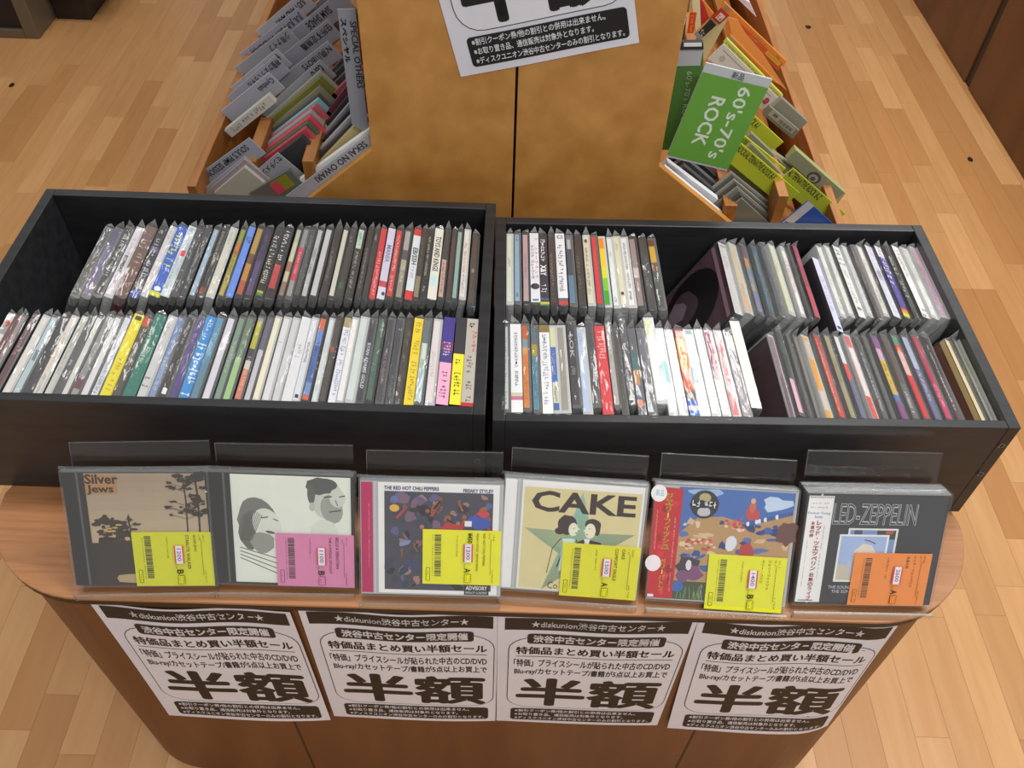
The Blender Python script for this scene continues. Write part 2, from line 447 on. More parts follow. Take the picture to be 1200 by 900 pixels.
for i, (s0, z0, wob, sk) in enumerate(((-.429, -.851, .9, .004), (-.2105, -.848, .6, .0), (-.001, -.847, .4, .002), (.2095, -.845, 1.0, .014))):
    make_poster('sale_poster', 'white half-price sale poster on the counter front, ' + ORD[i] + ' of the four', pfn(s0, HC + z0, wob, sk), 'sale posters on the counter front')

# ------------------------------------------------------------------ crates
ZB = ZL                        # crates stand on the ledge
def crate(name, label, O, Wd, D, H, yaw, scr):
    c = empty(name, label, 'crate', 'black CD crates on the counter', (O[0], O[1], ZB), (0, 0, yaw)); t = .0125
    MB().box(t, Wd - t, 0.001, D - .001, 0.0, .009).build('bottom_panel', CRATE, c)
    MB().box(0, t, 0, D, 0, H).build('side_panel', CRATE, c, .001)
    MB().box(Wd - t, Wd, 0, D, 0, H).build('side_panel', CRATE, c, .001)
    MB().box(t, Wd - t, 0, .010, 0, H).build('front_panel', CRATE, c, .001)
    MB().box(t, Wd - t, D - t, D, 0, H).build('back_panel', CRATE, c, .001)
    for x, z in scr:
        s = MB(); n = 12
        s.prism([(x + .0035 * math.cos(2 * math.pi * i / n), -.0012, z + .0035 * math.sin(2 * math.pi * i / n)) for i in range(n)], (0, .003, 0))
        s.build('screw', SCREW, c)
        MB().box(x - .0026, x + .0026, -.0016, -.001, z - .0005, z + .0005).box(x - .0005, x + .0005, -.0016, -.001, z - .0026, z + .0026).build('screw_slot', BANDW, c)
    return c
CH = .153
LX, LY = -.582, .548
crate('record_crate', 'left black wooden crate holding two rows of CDs', (LX, LY), .562, .342, CH, 0, ((.554, .075),))
RYAW = math.radians(1.2)
RX, RY = -.0125, .541
crate('record_crate', 'right black wooden crate holding two rows of CDs', (RX, RY), .530, .322, CH, RYAW, ((.009, .06), (.522, .075), (.505, .03), (.522, .125)))

# ------------------------------------------------------------------ CDs
CL, CHT = .1245, .142
casem = {}
def case_mesh(t, st):
    k = (round(t, 4), st)
    if k in casem: return casem[k]
    b = MB(); h = t / 2; L = CL / 2
    b.box(-h, h, -L, L, 0, CHT)
    for s in (-1, 1):
        b.box(-h * .62, h * .5, s * L - .0006, s * L + .0006, .006, CHT - .006)
        b.box(-h * .3, h * .2, s * L - .0012, s * L + .0012, CHT - .016, CHT - .012)
    m = b.mesh('case'); m.materials.append({'j': BLACKP, 'c': GREYP, 'w': CLEARP}[st]); casem[k] = m; return m
def sleeve_mesh(t):
    h = t / 2 + .0004; L = CL / 2 + .0016; T = CHT + .0011
    v = []; f = []
    ys = [-L, -L * .9, -L * .3, L * .35, L * .9, L]
    for i, y in enumerate(ys):
        j = lambda a: random.uniform(-a, a)
        e = .0008 if 0 < i < 5 else 0
        v += [(-h, y, 0.001), (-h, y, T - .004), (-h * .8 + j(e), y, T + j(e)), (h * .8 + j(e), y, T + j(e)), (h, y, T - .004), (h, y, .001)]
    for i in range(5):
        for q in range(5):
            a = i * 6 + q; f.append((a, a + 1, a + 7, a + 6))
    n = len(v); pk = random.choice((.0025, .005, .007, .010))
    for s, b0 in ((-1, 0), (1, 30)):
        k = len(v); hh = pk if s > 0 else pk * .25
        v += [(random.uniform(-.8, .8) * h, s * (L + random.uniform(.001, .003)), T + hh), (-h * .5, s * (L + .0025), T - .012), (h * .5, s * (L + .0025), T - .012), (0, s * (L + .001), .004)]
        fs = [(b0 + 2, b0 + 3, k), (b0 + 2, k, k + 1, b0 + 1), (b0 + 3, b0 + 4, k + 2, k), (k, k + 2, k + 1), (b0 + 1, k + 1, k + 3, b0), (b0 + 4, b0 + 5, k + 3, k + 2), (k + 1, k + 2, k + 3)]
        f += fs
    m = bpy.data.meshes.new('plastic_sleeve'); m.from_pydata(v, [], f); m.update(); m.materials.append(FILM); m.materials.append(CRINK)
    for i_, p_ in enumerate(m.polygons):
        if i_ >= 25: p_.material_index = 1 if i_ in (25, 26, 27, 28, 32, 33, 34, 35) else 0
    return m
sleeves = {}

def make_cd(x, y, lean, yaw, rec, label, group, z0, dz=0):
    px, t, st, bands, texts, tcol, look, short = rec[:8]
    opt = rec[8] if len(rec) > 8 else {}
    th = math.radians(lean)
    bx = x - CHT * math.sin(th); bz = z0 + t / 2 * abs(math.sin(th)) + dz + .0004
    o = empty('cd_case', label, 'cd', group, (bx, y, bz)); o.rotation_euler = (0, th, yaw)
    cs = obj('case', case_mesh(t, 'w' if st in 'w' else ('c' if st in 'cg' else 'j')), None, o)
    full = st in 'f'
    v0, v1 = (.0, 1.0) if full else ((.06, .70) if st in 'jcw' else (.15, .85))
    e0, e1 = (.0, .125) if full else (.004, .1205)
    a = Art((-t / 2, CL / 2 + .0002, CHT + (.0004 if full else .0003)), (0, -1, 0), (1, 0, 0), .00007)
    prev = 0.0; L = e1 - e0; a.k = 1
    bl = [q.split(':') for q in bands.split(',')]
    for q in bl:
        end = float(q[1]) if len(q) > 1 else 1.0
        a.rect(e0 + L * prev, t * v0, e0 + L * end, t * v1, q[0], 0); prev = end
    if full:   # obi / slip folds over the near end
        pass
    a.g = .88; spo = a.build('spine_paper', PRINT if st != 'c' else GLOSS, o)
    if texts:
        b = Art((-t / 2, CL / 2, CHT + .00055), (0, -1, 0), (1, 0, 0), .00007); W = t * (v1 - v0); c0 = t * v0
        for k2, tx in enumerate(texts.split('+')):
            md = tx[0]; rng, _, body = tx[1:].partition(' ')
            parts = rng.split('-'); p0, p1 = float(parts[0]), float(parts[1]); lane = parts[2] if len(parts) > 2 else ''
            tc = tcol.split('+')[min(k2, len(tcol.split('+')) - 1)]
            w0, w1 = {'': (.18, .82), 'a': (.06, .48), 'b': (.52, .94), 'x': (.02, .98)}[lane]
            ua, ub = e0 + L * p0, e0 + L * p1; va, vb = c0 + W * w0, c0 + W * w1
            if md == '~': b.marks(ua, va, ub, vb, tc)
            elif md == 'L': b.text(body, ua, va, ub, vb, tc, .02)
            elif md == 'V':
                n = len(body); step = (ub - ua) / n
                for i, ch in enumerate(body):
                    if ch in ' ・': continue
                    cu = ua + step * i; 
                    if ch == 'ー': b.rect(cu + step * .1, va + (vb - va) * .42, cu + step * .9, va + (vb - va) * .58, tc); continue
                    g, f = glyphs(ch, .02); lo = g.min(0); hi = g.max(0); sz = max(hi - lo); q2 = (g - (lo + hi) / 2) / max(sz, .6)
                    s = min(step * .92, (vb - va)); cx, cy = cu + step / 2, (va + vb) / 2
                    b.k += 0; n0 = len(b.v); b.v += [b.P(cx - yy * s, cy + xx * s) for xx, yy in q2]; b.f += [[n0 + i2 for i2 in p] for p in f]; b.c += [lin(tc)] * len(f)
            elif md == 'B': b.rect(ua, va, ub, vb, tc)
            elif md == 'O': b.ell((ua + ub) / 2, (va + vb) / 2, (ub - ua) / 2, (vb - va) / 2, tc)
        b.build('lettering', PRINT, spo)
    if 'front' in opt:   # coloured near end of a box or slip
        f = Art((-t / 2, -CL / 2 - .0014, 0), (1, 0, 0), (0, 0, 1)); f.rect(0, .002, t, CHT - .001, opt['front'])
        for i in range(5): f.ell(t / 2, CHT - .012 - i * .014, .0012, .0008, 'c8b0a0')
        f.build('end_panel', PRINT, o)
    if 'face' in opt:
        f = Art((-t / 2 - .0002, CL / 2, 0), (0, -1, 0), (0, 0, 1)); opt['face'](f); f.build('cover_art', GLOSS, o)
    kt = (round(t, 3), random.randrange(7))
    if not opt.get('bare'):
        if kt not in sleeves: sleeves[kt] = sleeve_mesh(t)
        obj('plastic_sleeve', sleeves[kt], None, o)
    return o

def interp(tab, x):
    xs = [a for a, b in tab]; return float(np.interp(x, xs, [b for a, b in tab]))
def row(recs, yc, lean_tab, yaw_tab, phrase, group, z0, xmax=None):
    yf = yc - .058
    xs = []
    for r in recs:
        le = math.radians(interp(lean_tab, r[0])); zt = z0 + CHT * math.cos(le) + .005 * math.sin(abs(le))
        xs.append((xfor(r[0], yf + r[9] if len(r) > 9 else yf, zt), le))
    for i, r in enumerate(recs):
        r = list(r); x, le = xs[i]
        gl = [abs(xs[i + d][0] - x) for d in (-1, 1) if 0 <= i + d < len(recs)]
        sp = min(gl) * math.cos(le); gap2 = sum(sorted(gl)[:2]) / 2 * math.cos(le)
        want = r[1] or .0104
        r[1] = max(.0055, min(want, sp * (1.08 if r[1] else .93)))
        dy = r[8].get('dy', 0) if len(r) > 8 else 0
        nb = recs[i - 1][7] if i else None
        where = (', right of the ' + nb + ' one') if nb else ', leftmost of its row'
        lab = r[6] + ', ' + phrase + where
        if len(lab.split()) > 16 and nb: lab = r[6] + ', ' + phrase + ', after ' + nb
        if len(lab.split()) > 16: lab = r[6].replace('CD ', '', 1) + ', ' + phrase + ', after ' + nb
        make_cd(x, yc + dy + random.uniform(-.0015, .0015), math.degrees(le), math.radians(interp(yaw_tab, r[0])), r, lab, group, z0)

Z0 = ZB + .009
#  px, thick, style, bands, texts, text colours, look, short
LB = [
 (89, 0, 'c', '3c3b3e:.35,47463c:1', '~.35-.55', '9a9a96', 'smoky grey CD with olive tint', 'smoky grey'),
 (102, 0, 'c', '4b4068:.3,6b5f86:1', '', '', 'purple spined CD in loose sleeve', 'purple'),
 (115, 0, 'c', '1d1c1e', '~.1-.75', 'e8e8e8', 'black CD with white lettering', 'black'),
 (129, 0, 'w', 'dfdce4', '~.15-.4+L.42-.68 BOMBAY+~.72-.85', 'b07ab0+26222c+b07ab0', 'white CD with pink and black title', 'white'),
 (143, .017, 'f', '6b5048:.5,735148:1', '~.2-.3+~.4-.55', 'b59a90', 'thick brown box with dark red end', 'thick brown', {'front': '5e1c18'}),
 (158, 0, 'f', '2b2b33:.3,55557a:.38,2b2b33:.9,2c4c9c:1', '~.05-.85', 'cfd0e0', 'black slipcase CD with whitish letters', 'black slipcase'),
 (170, .009, 'w', 'd9d6da', '~.05-.2', '8b8b96', 'thin plain white CD', 'thin white'),
 (182, .0115, 'f', '2a62c8:.94,d8dc28:1', '~.1-.7-x+O.87-.93', 'dbe04a+e8eef8', 'blue CD with yellow vertical lettering', 'blue'),
 (194, .0115, 'f', 'cfdce2', '~.03-.12+B.36-.44+~.45-.9-a+~.25-.7-b', '45505c+d0404a+6b7a80+8fa0a8', 'pale ice blue CD with red note', 'ice blue'),
 (204, 0, 'j', '4a4c50', '~.3-.5', '7f8488', 'charcoal CD with faint text', 'charcoal'),
 (214, 0, 'j', '3b3d41', '~.4-.8', 'b8bcc0', 'dark CD with silver capitals', 'silver lettered'),
 (226, .008, 'j', '9fb8cc', '', '', 'thin light blue CD', 'light blue'),
 (236, 0, 'j', '2c2724:.9,8a3a22:1', '~.05-.6', 'c9bfae', 'near black CD with beige letters and rust end', 'beige lettered'),
 (247, 0, 'w', 'd6d5c6', '~.05-.25', '9a9a90', 'cream spined CD', 'cream'),
 (260, 0, 'j', '8d9a2e:.2,c87a34:.4,b5a83c:1', '~.35-.8', '3c3a14', 'olive and orange CD with dark capitals', 'olive'),
 (269, 0, 'f', '6b95ea:1', '~.1-.25-x', '1c2450', 'bright cornflower blue CD', 'cornflower blue'),
 (281, 0, 'j', 'b8913a:.4,6b4430:.55,c98a3a:.8,b65a3c:1', '', '', 'mustard CD fading to red', 'mustard'),
 (292, 0, 'j', '3b2f5c:.5,54467a:1', '~.1-.2', 'a05a50', 'deep violet CD', 'deep violet'),
 (305, 0, 'j', '1a191b:.93,b8b838:.96,3c8a50:1', '~.1-.85-x', 'e6e6e6', 'black CD with white script, colourful near end', 'white script'),
 (317, 0, 'j', '1d1c1c:.55,c43a3c:.9,1d1c1c:1', '~.02-.5-x', 'ececec', 'black CD with white title over red block', 'red block'),
 (330, 0, 'j', 'b9bea8:.2,d2c8ae:.5,a4735e:.65,cdbf9e:.8,8f6f5c:1', '', '', 'patchy beige and brown pictured CD', 'patchy beige'),
 (339, 0, 'c', '8f918e:.28,d8475c:.78,9b9d99:1', '~.35-.7', 'f0c8cc', 'grey CD with rosy red middle', 'rosy red'),
 (348, .008, 'j', '505255', '~.1-.3', '8c8e90', 'thin dark grey CD', 'thin dark'),
 (357, 0, 'j', 'b9bcbe', '~.25-.7-x', '5a5c62', 'silver grey CD with bold grey title', 'silver grey'),
 (368, 0, 'j', 'c3c7cb', '', '', 'plain silvery white CD', 'silvery white'),
 (379, 0, 'j', '2c2d2c', '~.3-.8', '9c9c98', 'dark CD with crumpled glinting sleeve', 'glinting dark'),
 (389, 0, 'j', 'ccd0c0', '', '', 'greenish ivory CD', 'ivory'),
 (398, .0085, 'j', '35373a:.8,2a5a4c:.9,35373a:1', '~.1-.2', '9a9a9a', 'dark CD with green spot low down', 'green spotted'),
 (409, 0, 'j', 'bcd8c8:.3,30302f:1', '~.05-.25+~.35-.9', '2c6c50+c8c8c4', 'black CD topped by a mint label', 'mint labelled'),
 (420, 0, 'j', '2a2a2b', '~.3-.9', 'b0b0b0', 'black CD in badly creased sleeve', 'creased black'),
 (428, .0075, 'j', '2f3032', '~.05-.15', 'd0d0d0', 'thin black CD', 'thin black'),
 (436, 0, 'f', 'd0343a:1', '~.35-.95', 'f0d0d0', 'bright red CD with white lettering', 'bright red'),
 (446, 0, 'f', 'd4d2ea:.76,c84454:.84,dcdcf0:1', 'L.25-.5 MANIA+O.9-.95-b', '7c7aa0+16161a', 'lilac white CD with red band', 'lilac white'),
 (457, 0, 'j', 'd23a38', '~.08-.95', 'f4dcd8', 'vermilion CD with small white capitals', 'vermilion'),
 (468, 0, 'j', 'a8a8a8:.3,565058:.45,b0a890:.6,9a9484:1', '~.55-.8', 'e8e4d4', 'grey and tan pictured CD', 'tan pictured'),
 (479, .0122, 'f', 'd02a2a:.10,dde9ee:.88,d42c2c:1', 'L.28-.52 EB/SSH+~.55-.72', '18181a+cc6a90', 'white CD with red ends, bold black letters', 'red ended'),
 (488, .0085, 'j', '2e2c26:.7,8c8468:1', '~.1-.6', '6e6c60', 'brownish black CD', 'brownish black'),
 (496, .0085, 'j', '141414', '~.1-.7+~.85-.95', 'cfcfc8', 'black CD with small white capitals', 'small lettered black'),
 (506, .0125, 'f', 'e8e8dc', 'L.12-.62 TOYS AND KINGS+O.68-.82', '1c1c1c+b8dce8', 'thick ivory CD, bold black title', 'thick ivory'),
 (517, 0, 'j', '3c3634:.45,c9a698:1', '~.5-.95', '5c4038', 'dull pink label on dark CD', 'dull pink'),
 (526, .008, 'j', '3a2a28', '~.1-.8', '9a4a44', 'maroon black CD', 'maroon black'),
 (533, .007, 'j', '8fb0aa', '', '', 'thin grey teal CD', 'grey teal'),
 (542, 0, 'w', 'e2e0d6', '~.2-.65+~.68-.95', 'c23c3c+4a4a4a', 'white CD with red serif title', 'red titled white'),
 (553, .009, 'j', '4a3a2c', 'O.5-.56', '8a7a60', 'worn dark brown CD against crate side', 'worn brown', {'dy': -.012}),
]
LFR = [
 (-41, .0115, 'f', 'd8d8da:.1,9a9a9c:.25,e4e2e4:.9,c84438:1', 'O.08-.16+~.3-.7', 'a83030+8a9aa8', 'white CD with grey stamp and red edge', 'white stamped'),
 (-32, .009, 'j', '6b3834', '', '', 'brownish red CD', 'brownish red'),
 (-24, .008, 'c', '9c8488:.5,a08c8c:1', '~.4-.8', '6c5c5c', 'pinkish grey CD', 'pinkish grey'),
 (-10, .007, 'c', '5a2a2e', '~.1-.5', 'c8b0b0', 'dark red CD with pale glint', 'dark red'),
 (5, .0, 'w', 'dcdad2', '', '', 'plain off-white CD', 'off-white'),
 (17, 0, 'c', 'b3c8cf', 'L.42-.55 5000', '22303a', 'light blue CD with a four digit number', 'numbered blue'),
 (30, .0115, 'j', '2f3036', '~.5-.8', '5a5c64', 'thick black CD in shiny sleeve', 'shiny black'),
 (41, 0, 'w', 'dfdcd2', '~.2-.7+~.72-.95', 'c2483c+5a5a54', 'cream white CD with red capitals', 'red lettered'),
 (54, 0, 'w', 'c9c8c0', '~.1-.7', '6c6c68', 'pale grey CD with long grey title', 'pale grey'),
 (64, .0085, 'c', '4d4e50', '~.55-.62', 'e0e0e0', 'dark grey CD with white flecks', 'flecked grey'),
 (74, 0, 'c', 'd6d6d2', '', '', 'blank white CD', 'blank white'),
 (86, 0, 'c', '8d8c8e:.78,6a2e38:.9,98989a:1', '~.2-.6', 'c0c0c0', 'mid grey CD with small maroon patch', 'maroon patched'),
 (98, 0, 'c', 'dedee0', '', '', 'bright white CD between dark trays', 'bright white'),
 (110, 0, 'c', 'd5d8e0', '~.3-.95', '1e2c6c', 'white CD with navy handwriting', 'navy lettered'),
 (122, .0125, 'f', 'f0df14', 'B.02-.07+~.5-.9', '3c3a10+b09c20', 'wide yellow CD', 'yellow'),
 (136, 0, 'j', 'c8503a:.12,4d4a45:1', '~.4-.7', '8a8880', 'charcoal CD with orange tip', 'orange tipped'),
 (150, .0145, 'f', '2a6a60:.0,26786a:1', '~.15-.6-a', 'd8e0c8', 'thick teal green CD', 'teal green'),
 (166, .0115, 'w', 'cdd1d2', '~.05-.25+~.7-.95-x', '7a7c80+2c2e30', 'light grey CD with dark near lettering', 'light grey'),
 (178, 0, 'c', '6c87b8:.5,8098c0:1', '~.4-.9', 'd8dce8', 'slate blue mottled CD', 'slate blue'),
 (191, .012, 'c', '2c2a33', '~.1-.35+B.88-.95', 'd0d0d4+e4e4e4', 'black CD with white ring near the front', 'ringed black'),
 (203, 0, 'c', '54448c', '~.2-.35', 'c0b8d8', 'indigo purple CD', 'indigo'),
 (215, .0118, 'f', '2e8fd8', '~.05-.3+~.33-.95-x', 'd8eefa+e8f4fc', 'vivid sky blue CD with white lettering', 'sky blue'),
 (228, 0, 'c', '5e9cc0:.5,5f8ea4:1', '~.2-.5', 'c0dce8', 'muted cyan blue CD', 'muted cyan'),
 (242, 0, 'c', 'dcdce8', '', '', 'clean white CD with lavender cast', 'lavender white'),
 (255, 0, 'c', '7e9c8a', '~.3-.7', 'c4d0c4', 'sage green CD', 'sage green'),
 (266, .009, 'c', '6e8a72:.5,a4cc90:1', '', '', 'light leaf green CD', 'leaf green'),
 (279, 0, 'c', '9ca09c:.05,b8b840:.4,3c4654:.55,d8d4c4:.65,d8846c:1', '~.5-.9', 'f0d8c8', 'CD in yellow, grey and salmon patches', 'salmon'),
 (290, 0, 'c', '6a6c80:.4,c8c8d4:1', '', '', 'white and slate CD with glossy streak', 'streaked slate'),
 (300, 0, 'w', 'efe9cf', '', '', 'warm cream CD', 'warm cream'),
 (312, 0, 'w', 'dfe0e4', '~.3-.33', '5a5a64', 'cool white CD', 'cool white'),
 (324, 0, 'w', 'd4d4d8', '', '', 'white CD in rippled sleeve', 'rippled white'),
 (336, .0118, 'f', 'e3e6ea', '~.3-.5', 'b0b2b8', 'broad white CD with ghostly text', 'broad white'),
 (347.5, 0, 'w', 'dde2ea', '~.3-.55+B.93-.97', '5a5e6c+20242c', 'white CD with small grey title', 'grey titled'),
 (358.5, .0095, 'j', 'd06a50:.15,6c8cd0:.35,456cb0:.8,6c94cc:.94,d0604a:1', '~.3-.75', '243868', 'blue CD with orange ends', 'orange ended'),
 (369, 0, 'w', 'd8e2e4', '~.2-.9', 'b8c4c4', 'pale aqua white CD', 'pale aqua'),
 (378, .009, 'j', '4a453e', 'B.35-.42', 'a04838', 'brown black CD with a red dot', 'red dotted'),
 (389.5, .0125, 'f', 'a89c6c:.12,e6e9f2:1', '~.15-.45+~.5-.9', '44609c+8898c0', 'wide white CD with blue script', 'blue scripted'),
 (399, .009, 'w', 'ececec', '', '', 'narrow white CD', 'narrow white'),
 (410.5, .0115, 'w', 'cfdcda', '', '', 'frosty white CD', 'frosty white'),
 (422, 0, 'c', '3a3f4a', 'L.3-.85 RYAN ADAMS GOLD', 'c8ccd4', 'navy grey CD with thin white capitals', 'navy grey'),
 (433, 0, 'j', '3f6654', '~.3-.7', '6c8c7c', 'dark forest green CD', 'forest green'),
 (445, 0, 'c', '44474c', '~.4-.8', 'b49a9a', 'graphite CD with faint pinkish text', 'graphite'),
 (456.5, 0, 'c', '41454c', '~.1-.14+~.7-.95', 'd0d0d0+8c9098', 'blank dark slate CD', 'dark slate'),
 (467.5, .009, 'j', '39322a', '~.1-.3+~.45-.5', '6c6250+a89c88', 'very dark brown CD', 'very dark brown'),
 (479.5, .0115, 'f', 'f2d60e', '~.05-.2+~.22-.95', '8c7c10+a8900c', 'yellow CD with ochre lettering', 'yellow ochre'),
 (491, .0098, 'c', '6a7476:.3,aac4b8:.6,c0d4dc:1', 'B.3-.5+~.55-.9', 'c8d4d0+8c9c9c', 'pale mint mottled CD', 'pale mint'),
 (504, 0, 'w', 'e4dadb', '~.4-.7', 'b0a4a8', 'blush white CD', 'blush white'),
 (518, .0125, 'f', '463a8e:.3,7c3c70:.4,4a3c80:.54,ecaccc:1', '~.3-.5+~.58-.95', 'c8b8d8+805870', 'purple CD with pink price strip', 'pink stripped', {'bare': 1}),
 (533.5, .0118, 'f', '38353a:.44,efe232:1', '~.5-.6+~.65-.9', '5a5420', 'black CD with yellow price strip', 'yellow stripped', {'bare': 1}),
 (547.5, .0122, 'f', 'b7b1a8:.96,b82c34:1', 'V.15-.4-b ファーギー+~.05-.13+~.45-.95', 'c23038+3a3a3a+7a7672', 'grey beige CD with red Japanese title', 'grey beige', {'bare': 1}),
]
GLB = 'CDs in the back row of the left crate'; GLF = 'CDs in the front row of the left crate'
row(LB, .777, [(80, 30), (140, 27), (300, 21), (500, 14), (540, 10), (556, 2)], [(0, 0), (900, 0)], 'left crate back row', GLB, Z0)
row(LFR, .6225, [(-20, 30), (120, 26), (300, 20), (430, 14), (520, 9), (550, 4)], [(0, 0), (900, 0)], 'left crate front row', GLF, Z0)

def face_vinyl(f):
    f.rect(.002, .002, .122, .14, '48162c'); f.ell(.055, .075, .05, .055, '1c181c', 24); f.ell(.05, .06, .028, .03, '4c3c44', 18, 0, .1); f.ell(.045, .05, .016, .018, '84707c', 14, 0, .2)
    f.rect(.002, .130, .122, .136, '8c7080')
RB = [
 (596.5, 0, 'w', 'd9dccb', '~.35-.5', '8c907c', 'pale cream CD beside the crate wall', 'pale cream'),
 (606, 0, 'c', '8fb0c8', '~.03-.1+~.88-.95', '2c4c6c', 'powder blue CD', 'powder blue'),
 (616.5, 0, 'j', 'bd9fa4', '~.3-.7', '8c6c74', 'dusty pink CD', 'dusty pink'),
 (626.5, .0118, 'f', 'e8eaf0:.97,205040:1', 'V.06-.66-b ザ・シャーラタンズ+V.18-.66-a テリング・ストーリーズ+O.72-.80-x+B.93-.95', 'd0743c+34589c+242428+606060', 'white CD, orange and blue Japanese title', 'orange titled'),
 (637, .0118, 'f', '1e1a30:.9,30507c:.93,202030:.95,c8c040:.98,308040:1', 'V.08-.40-x コールドプレイ+L.45-.60 X&Y+~.72-.86', 'f0f0f0', 'black CD with white Japanese title, colour squares', 'white titled black'),
 (648.5, 0, 'j', '3c2f26', '~.25-.75', 'a8927c', 'chocolate brown CD', 'chocolate'),
 (659, .0125, 'f', 'eef0f6:.91,5c5c64:.95,c83030:1', 'L.02-.08 CD+~.17-.88', '60606c+3c4050', 'thick white CD with red foot label', 'thick white'),
 (671, 0, 'c', '6c7a84:.2,3c4658:.6,5c84a0:1', 'B.05-.2', 'a8b0b4', 'stormy blue grey CD', 'stormy blue'),
 (681.5, 0, 'j', '34281f', '~.3-.8', '8c7c68', 'espresso brown CD', 'espresso'),
 (692.5, 0, 'w', 'e0d6bb', 'O.04-.1+~.18-.88', '5c3c28+38301c', 'parchment CD with black ornate title', 'parchment'),
 (702.5, 0, 'c', 'd8343a', '~.2-.6', 'e07070', 'scarlet CD', 'scarlet'),
 (712, .0085, 'w', 'f08a20:.17,f4c81c:.46,d0d820:.62,7cc030:.8,3ca028:1', '', '', 'CD fading from orange through yellow to green', 'rainbow', {'bare': 1}),
 (722, 0, 'w', 'e2ebe6', '~.2-.3+~.88-.96', 'a8b4b0+404a48', 'clean white CD with tiny foot text', 'tiny footed white'),
 (731, .0092, 'w', 'dfdbbc', '~.1-.2+O.82-.87', 'b0aa88+3c382c', 'ivory CD with black dot', 'black dotted'),
 (740.5, .0095, 'w', 'e9eae6', '~.05-.75+~.8-.92', '28282c', 'white CD with black typewriter text', 'typewriter', ),
 (751, .0098, 'j', '9c8788:.45,c8bcb4:.6,94827f:1', '', '', 'mauve grey CD', 'mauve grey'),
 (763, 0, 'j', '383a38', '~.4-.7', '7c8480', 'dark CD in wrinkled film', 'wrinkled dark'),
 (775, 0, 'c', '6c3424:.1,d8a828:.35,6c4c40:.5,3c4c44:1', '', '', 'dark green CD with orange and gold top', 'gold topped'),
]
RF = [
 (591.5, 0, 'c', 'c3cbc9', '~.15-.7+~.8-.95', '5c6464', 'silvery CD beside the crate wall', 'silvery'),
 (604, .0118, 'f', 'eceef2:.79,c8d0a8:.83,c86c94:.87,eceef0:1', 'V.10-.72-x ザヴェルヴェットティーン カムラフト', '28282c', 'white CD with black Japanese title, floral patch', 'floral patched'),
 (616.5, 0, 'c', 'c86428:.18,7c98a8:.28,d8a060:.36,d88440:1', '~.4-.9-x', 'c06c30', 'orange striped CD', 'orange striped'),
 (628, 0, 'c', '58707c:.22,b09838:.36,5c8ca0:1', '~.42-.9-x', '3c6c80', 'teal striped CD with mustard patch', 'teal striped'),
 (640, .0125, 'f', '8c7434:.09,eef0f4:1', 'V.11-.41-x ビーテンベルグ+~.43-.9', '3c4c80+9898a8', 'thick white CD with navy Japanese title', 'navy titled'),
 (651.5, 0, 'w', 'd8d8a8:.25,2c6cc0:.68,d8d8c0:.92,2c64a8:1', '~.3-.6+~.7-.9', 'c8b080+54541c', 'CD in cream, royal blue and cream bands', 'royal blue banded'),
 (662, .0095, 'w', '9c9488', '', '', 'taupe CD', 'taupe'),
 (675, .0118, 'c', '3c3c40', 'L.15-.45 LOK+~.55-.65', 'a8a8ac', 'raised dark CD with slanted silver letters', 'raised dark', {'dy': .008}),
 (687, .0115, 'w', 'b4c8e4', '~.05-.2', '7c94b8', 'baby blue CD', 'baby blue'),
 (698, 0, 'c', '4c4e54', '~.35-.6', 'a8acb0', 'iron grey CD', 'iron grey', {'dy': .01}),
 (710.5, .0115, 'f', 'd43840', '~.03-.4', 'f4b8b8', 'cherry red CD', 'cherry red'),
 (722.5, .0112, 'c', 'a8a8a4:.5,b4aeaa:1', '~.15-.4', 'e0e0e0', 'stone grey CD sitting back', 'stone grey', {'dy': .009}),
 (731, .0075, 'c', '4a4c4a', '', '', 'dim slim CD leaning loosely', 'dim slim'),
 (740, .009, 'c', '54565c', '~.5-.8', 'e8e8ec', 'tall smoke grey CD standing proud', 'smoke grey', {'dy': .015}),  # pale strokes here are a painted highlight on the clear case, not text
 (751, 0, 'c', '505c68:.3,2c6c74:.5,c08858:.68,54647c:.85,e08060:.93,505c70:1', '', '', 'blue grey CD with teal and orange patches', 'orange patched'),
 (763, 0, 'c', '565c6c', '~.4-.5', 'c8ccd8', 'gunmetal CD with tiny script', 'gunmetal'),
 (775, .0118, 'w', 'd8dcb4:.2,eef0e8:1', '', '', 'lime tipped white CD pushed back', 'lime tipped', {'dy': .018}),
 (787, 0, 'w', 'e4f0f2:.4,a8dce0:.65,dff0f0:1', '', '', 'white CD with aqua sheen', 'aqua sheened'),
 (799, 0, 'w', 'dfe4ec', '', '', 'glossy silver white CD', 'glossy silver'),
 (812, .0118, 'f', '8c3c34:.12,e89040:.5,d85c34:.72,6c5c5c:.82,3468c0:.88,e0d0d8:.93,3c70c0:1', '~.15-.35+~.5-.6', 'f4e4a0+e8e8e8', 'orange flame patterned CD', 'flame patterned'),
 (824, .0115, 'f', 'e6ecf2', 'B.01-.06+B.45-.62-a', '9ca8b4+4c8cd8', 'white CD with a blue bump', 'blue bumped'),
 (837, 0, 'w', 'f0f0ee:.3,e8ecf0:1', '~.1-.25', 'd06c74', 'glossy white CD with pink tint', 'pink tinted'),
 (849.5, 0, 'w', 'b86c84:.0,a04c64:.6,e8e4dc:1', '', '', 'crimson and cream CD', 'crimson and cream'),
 (861.5, 0, 'w', 'e07c80', '~.2-.5', 'f0c0c0', 'coral pink CD', 'coral pink'),
 (874, .0112, 'c', '8c848c', '~.3-.7', 'b0acac', 'ash purple CD', 'ash purple'),
 (886, .0115, 'f', 'f2f0e0', '~.4-.5', 'a09c88', 'tall ivory white CD with visible end', 'tall ivory', {'dy': .016}),
]
GRB = 'CDs in the back row of the right crate'; GRF = 'CDs in the front row of the right crate'
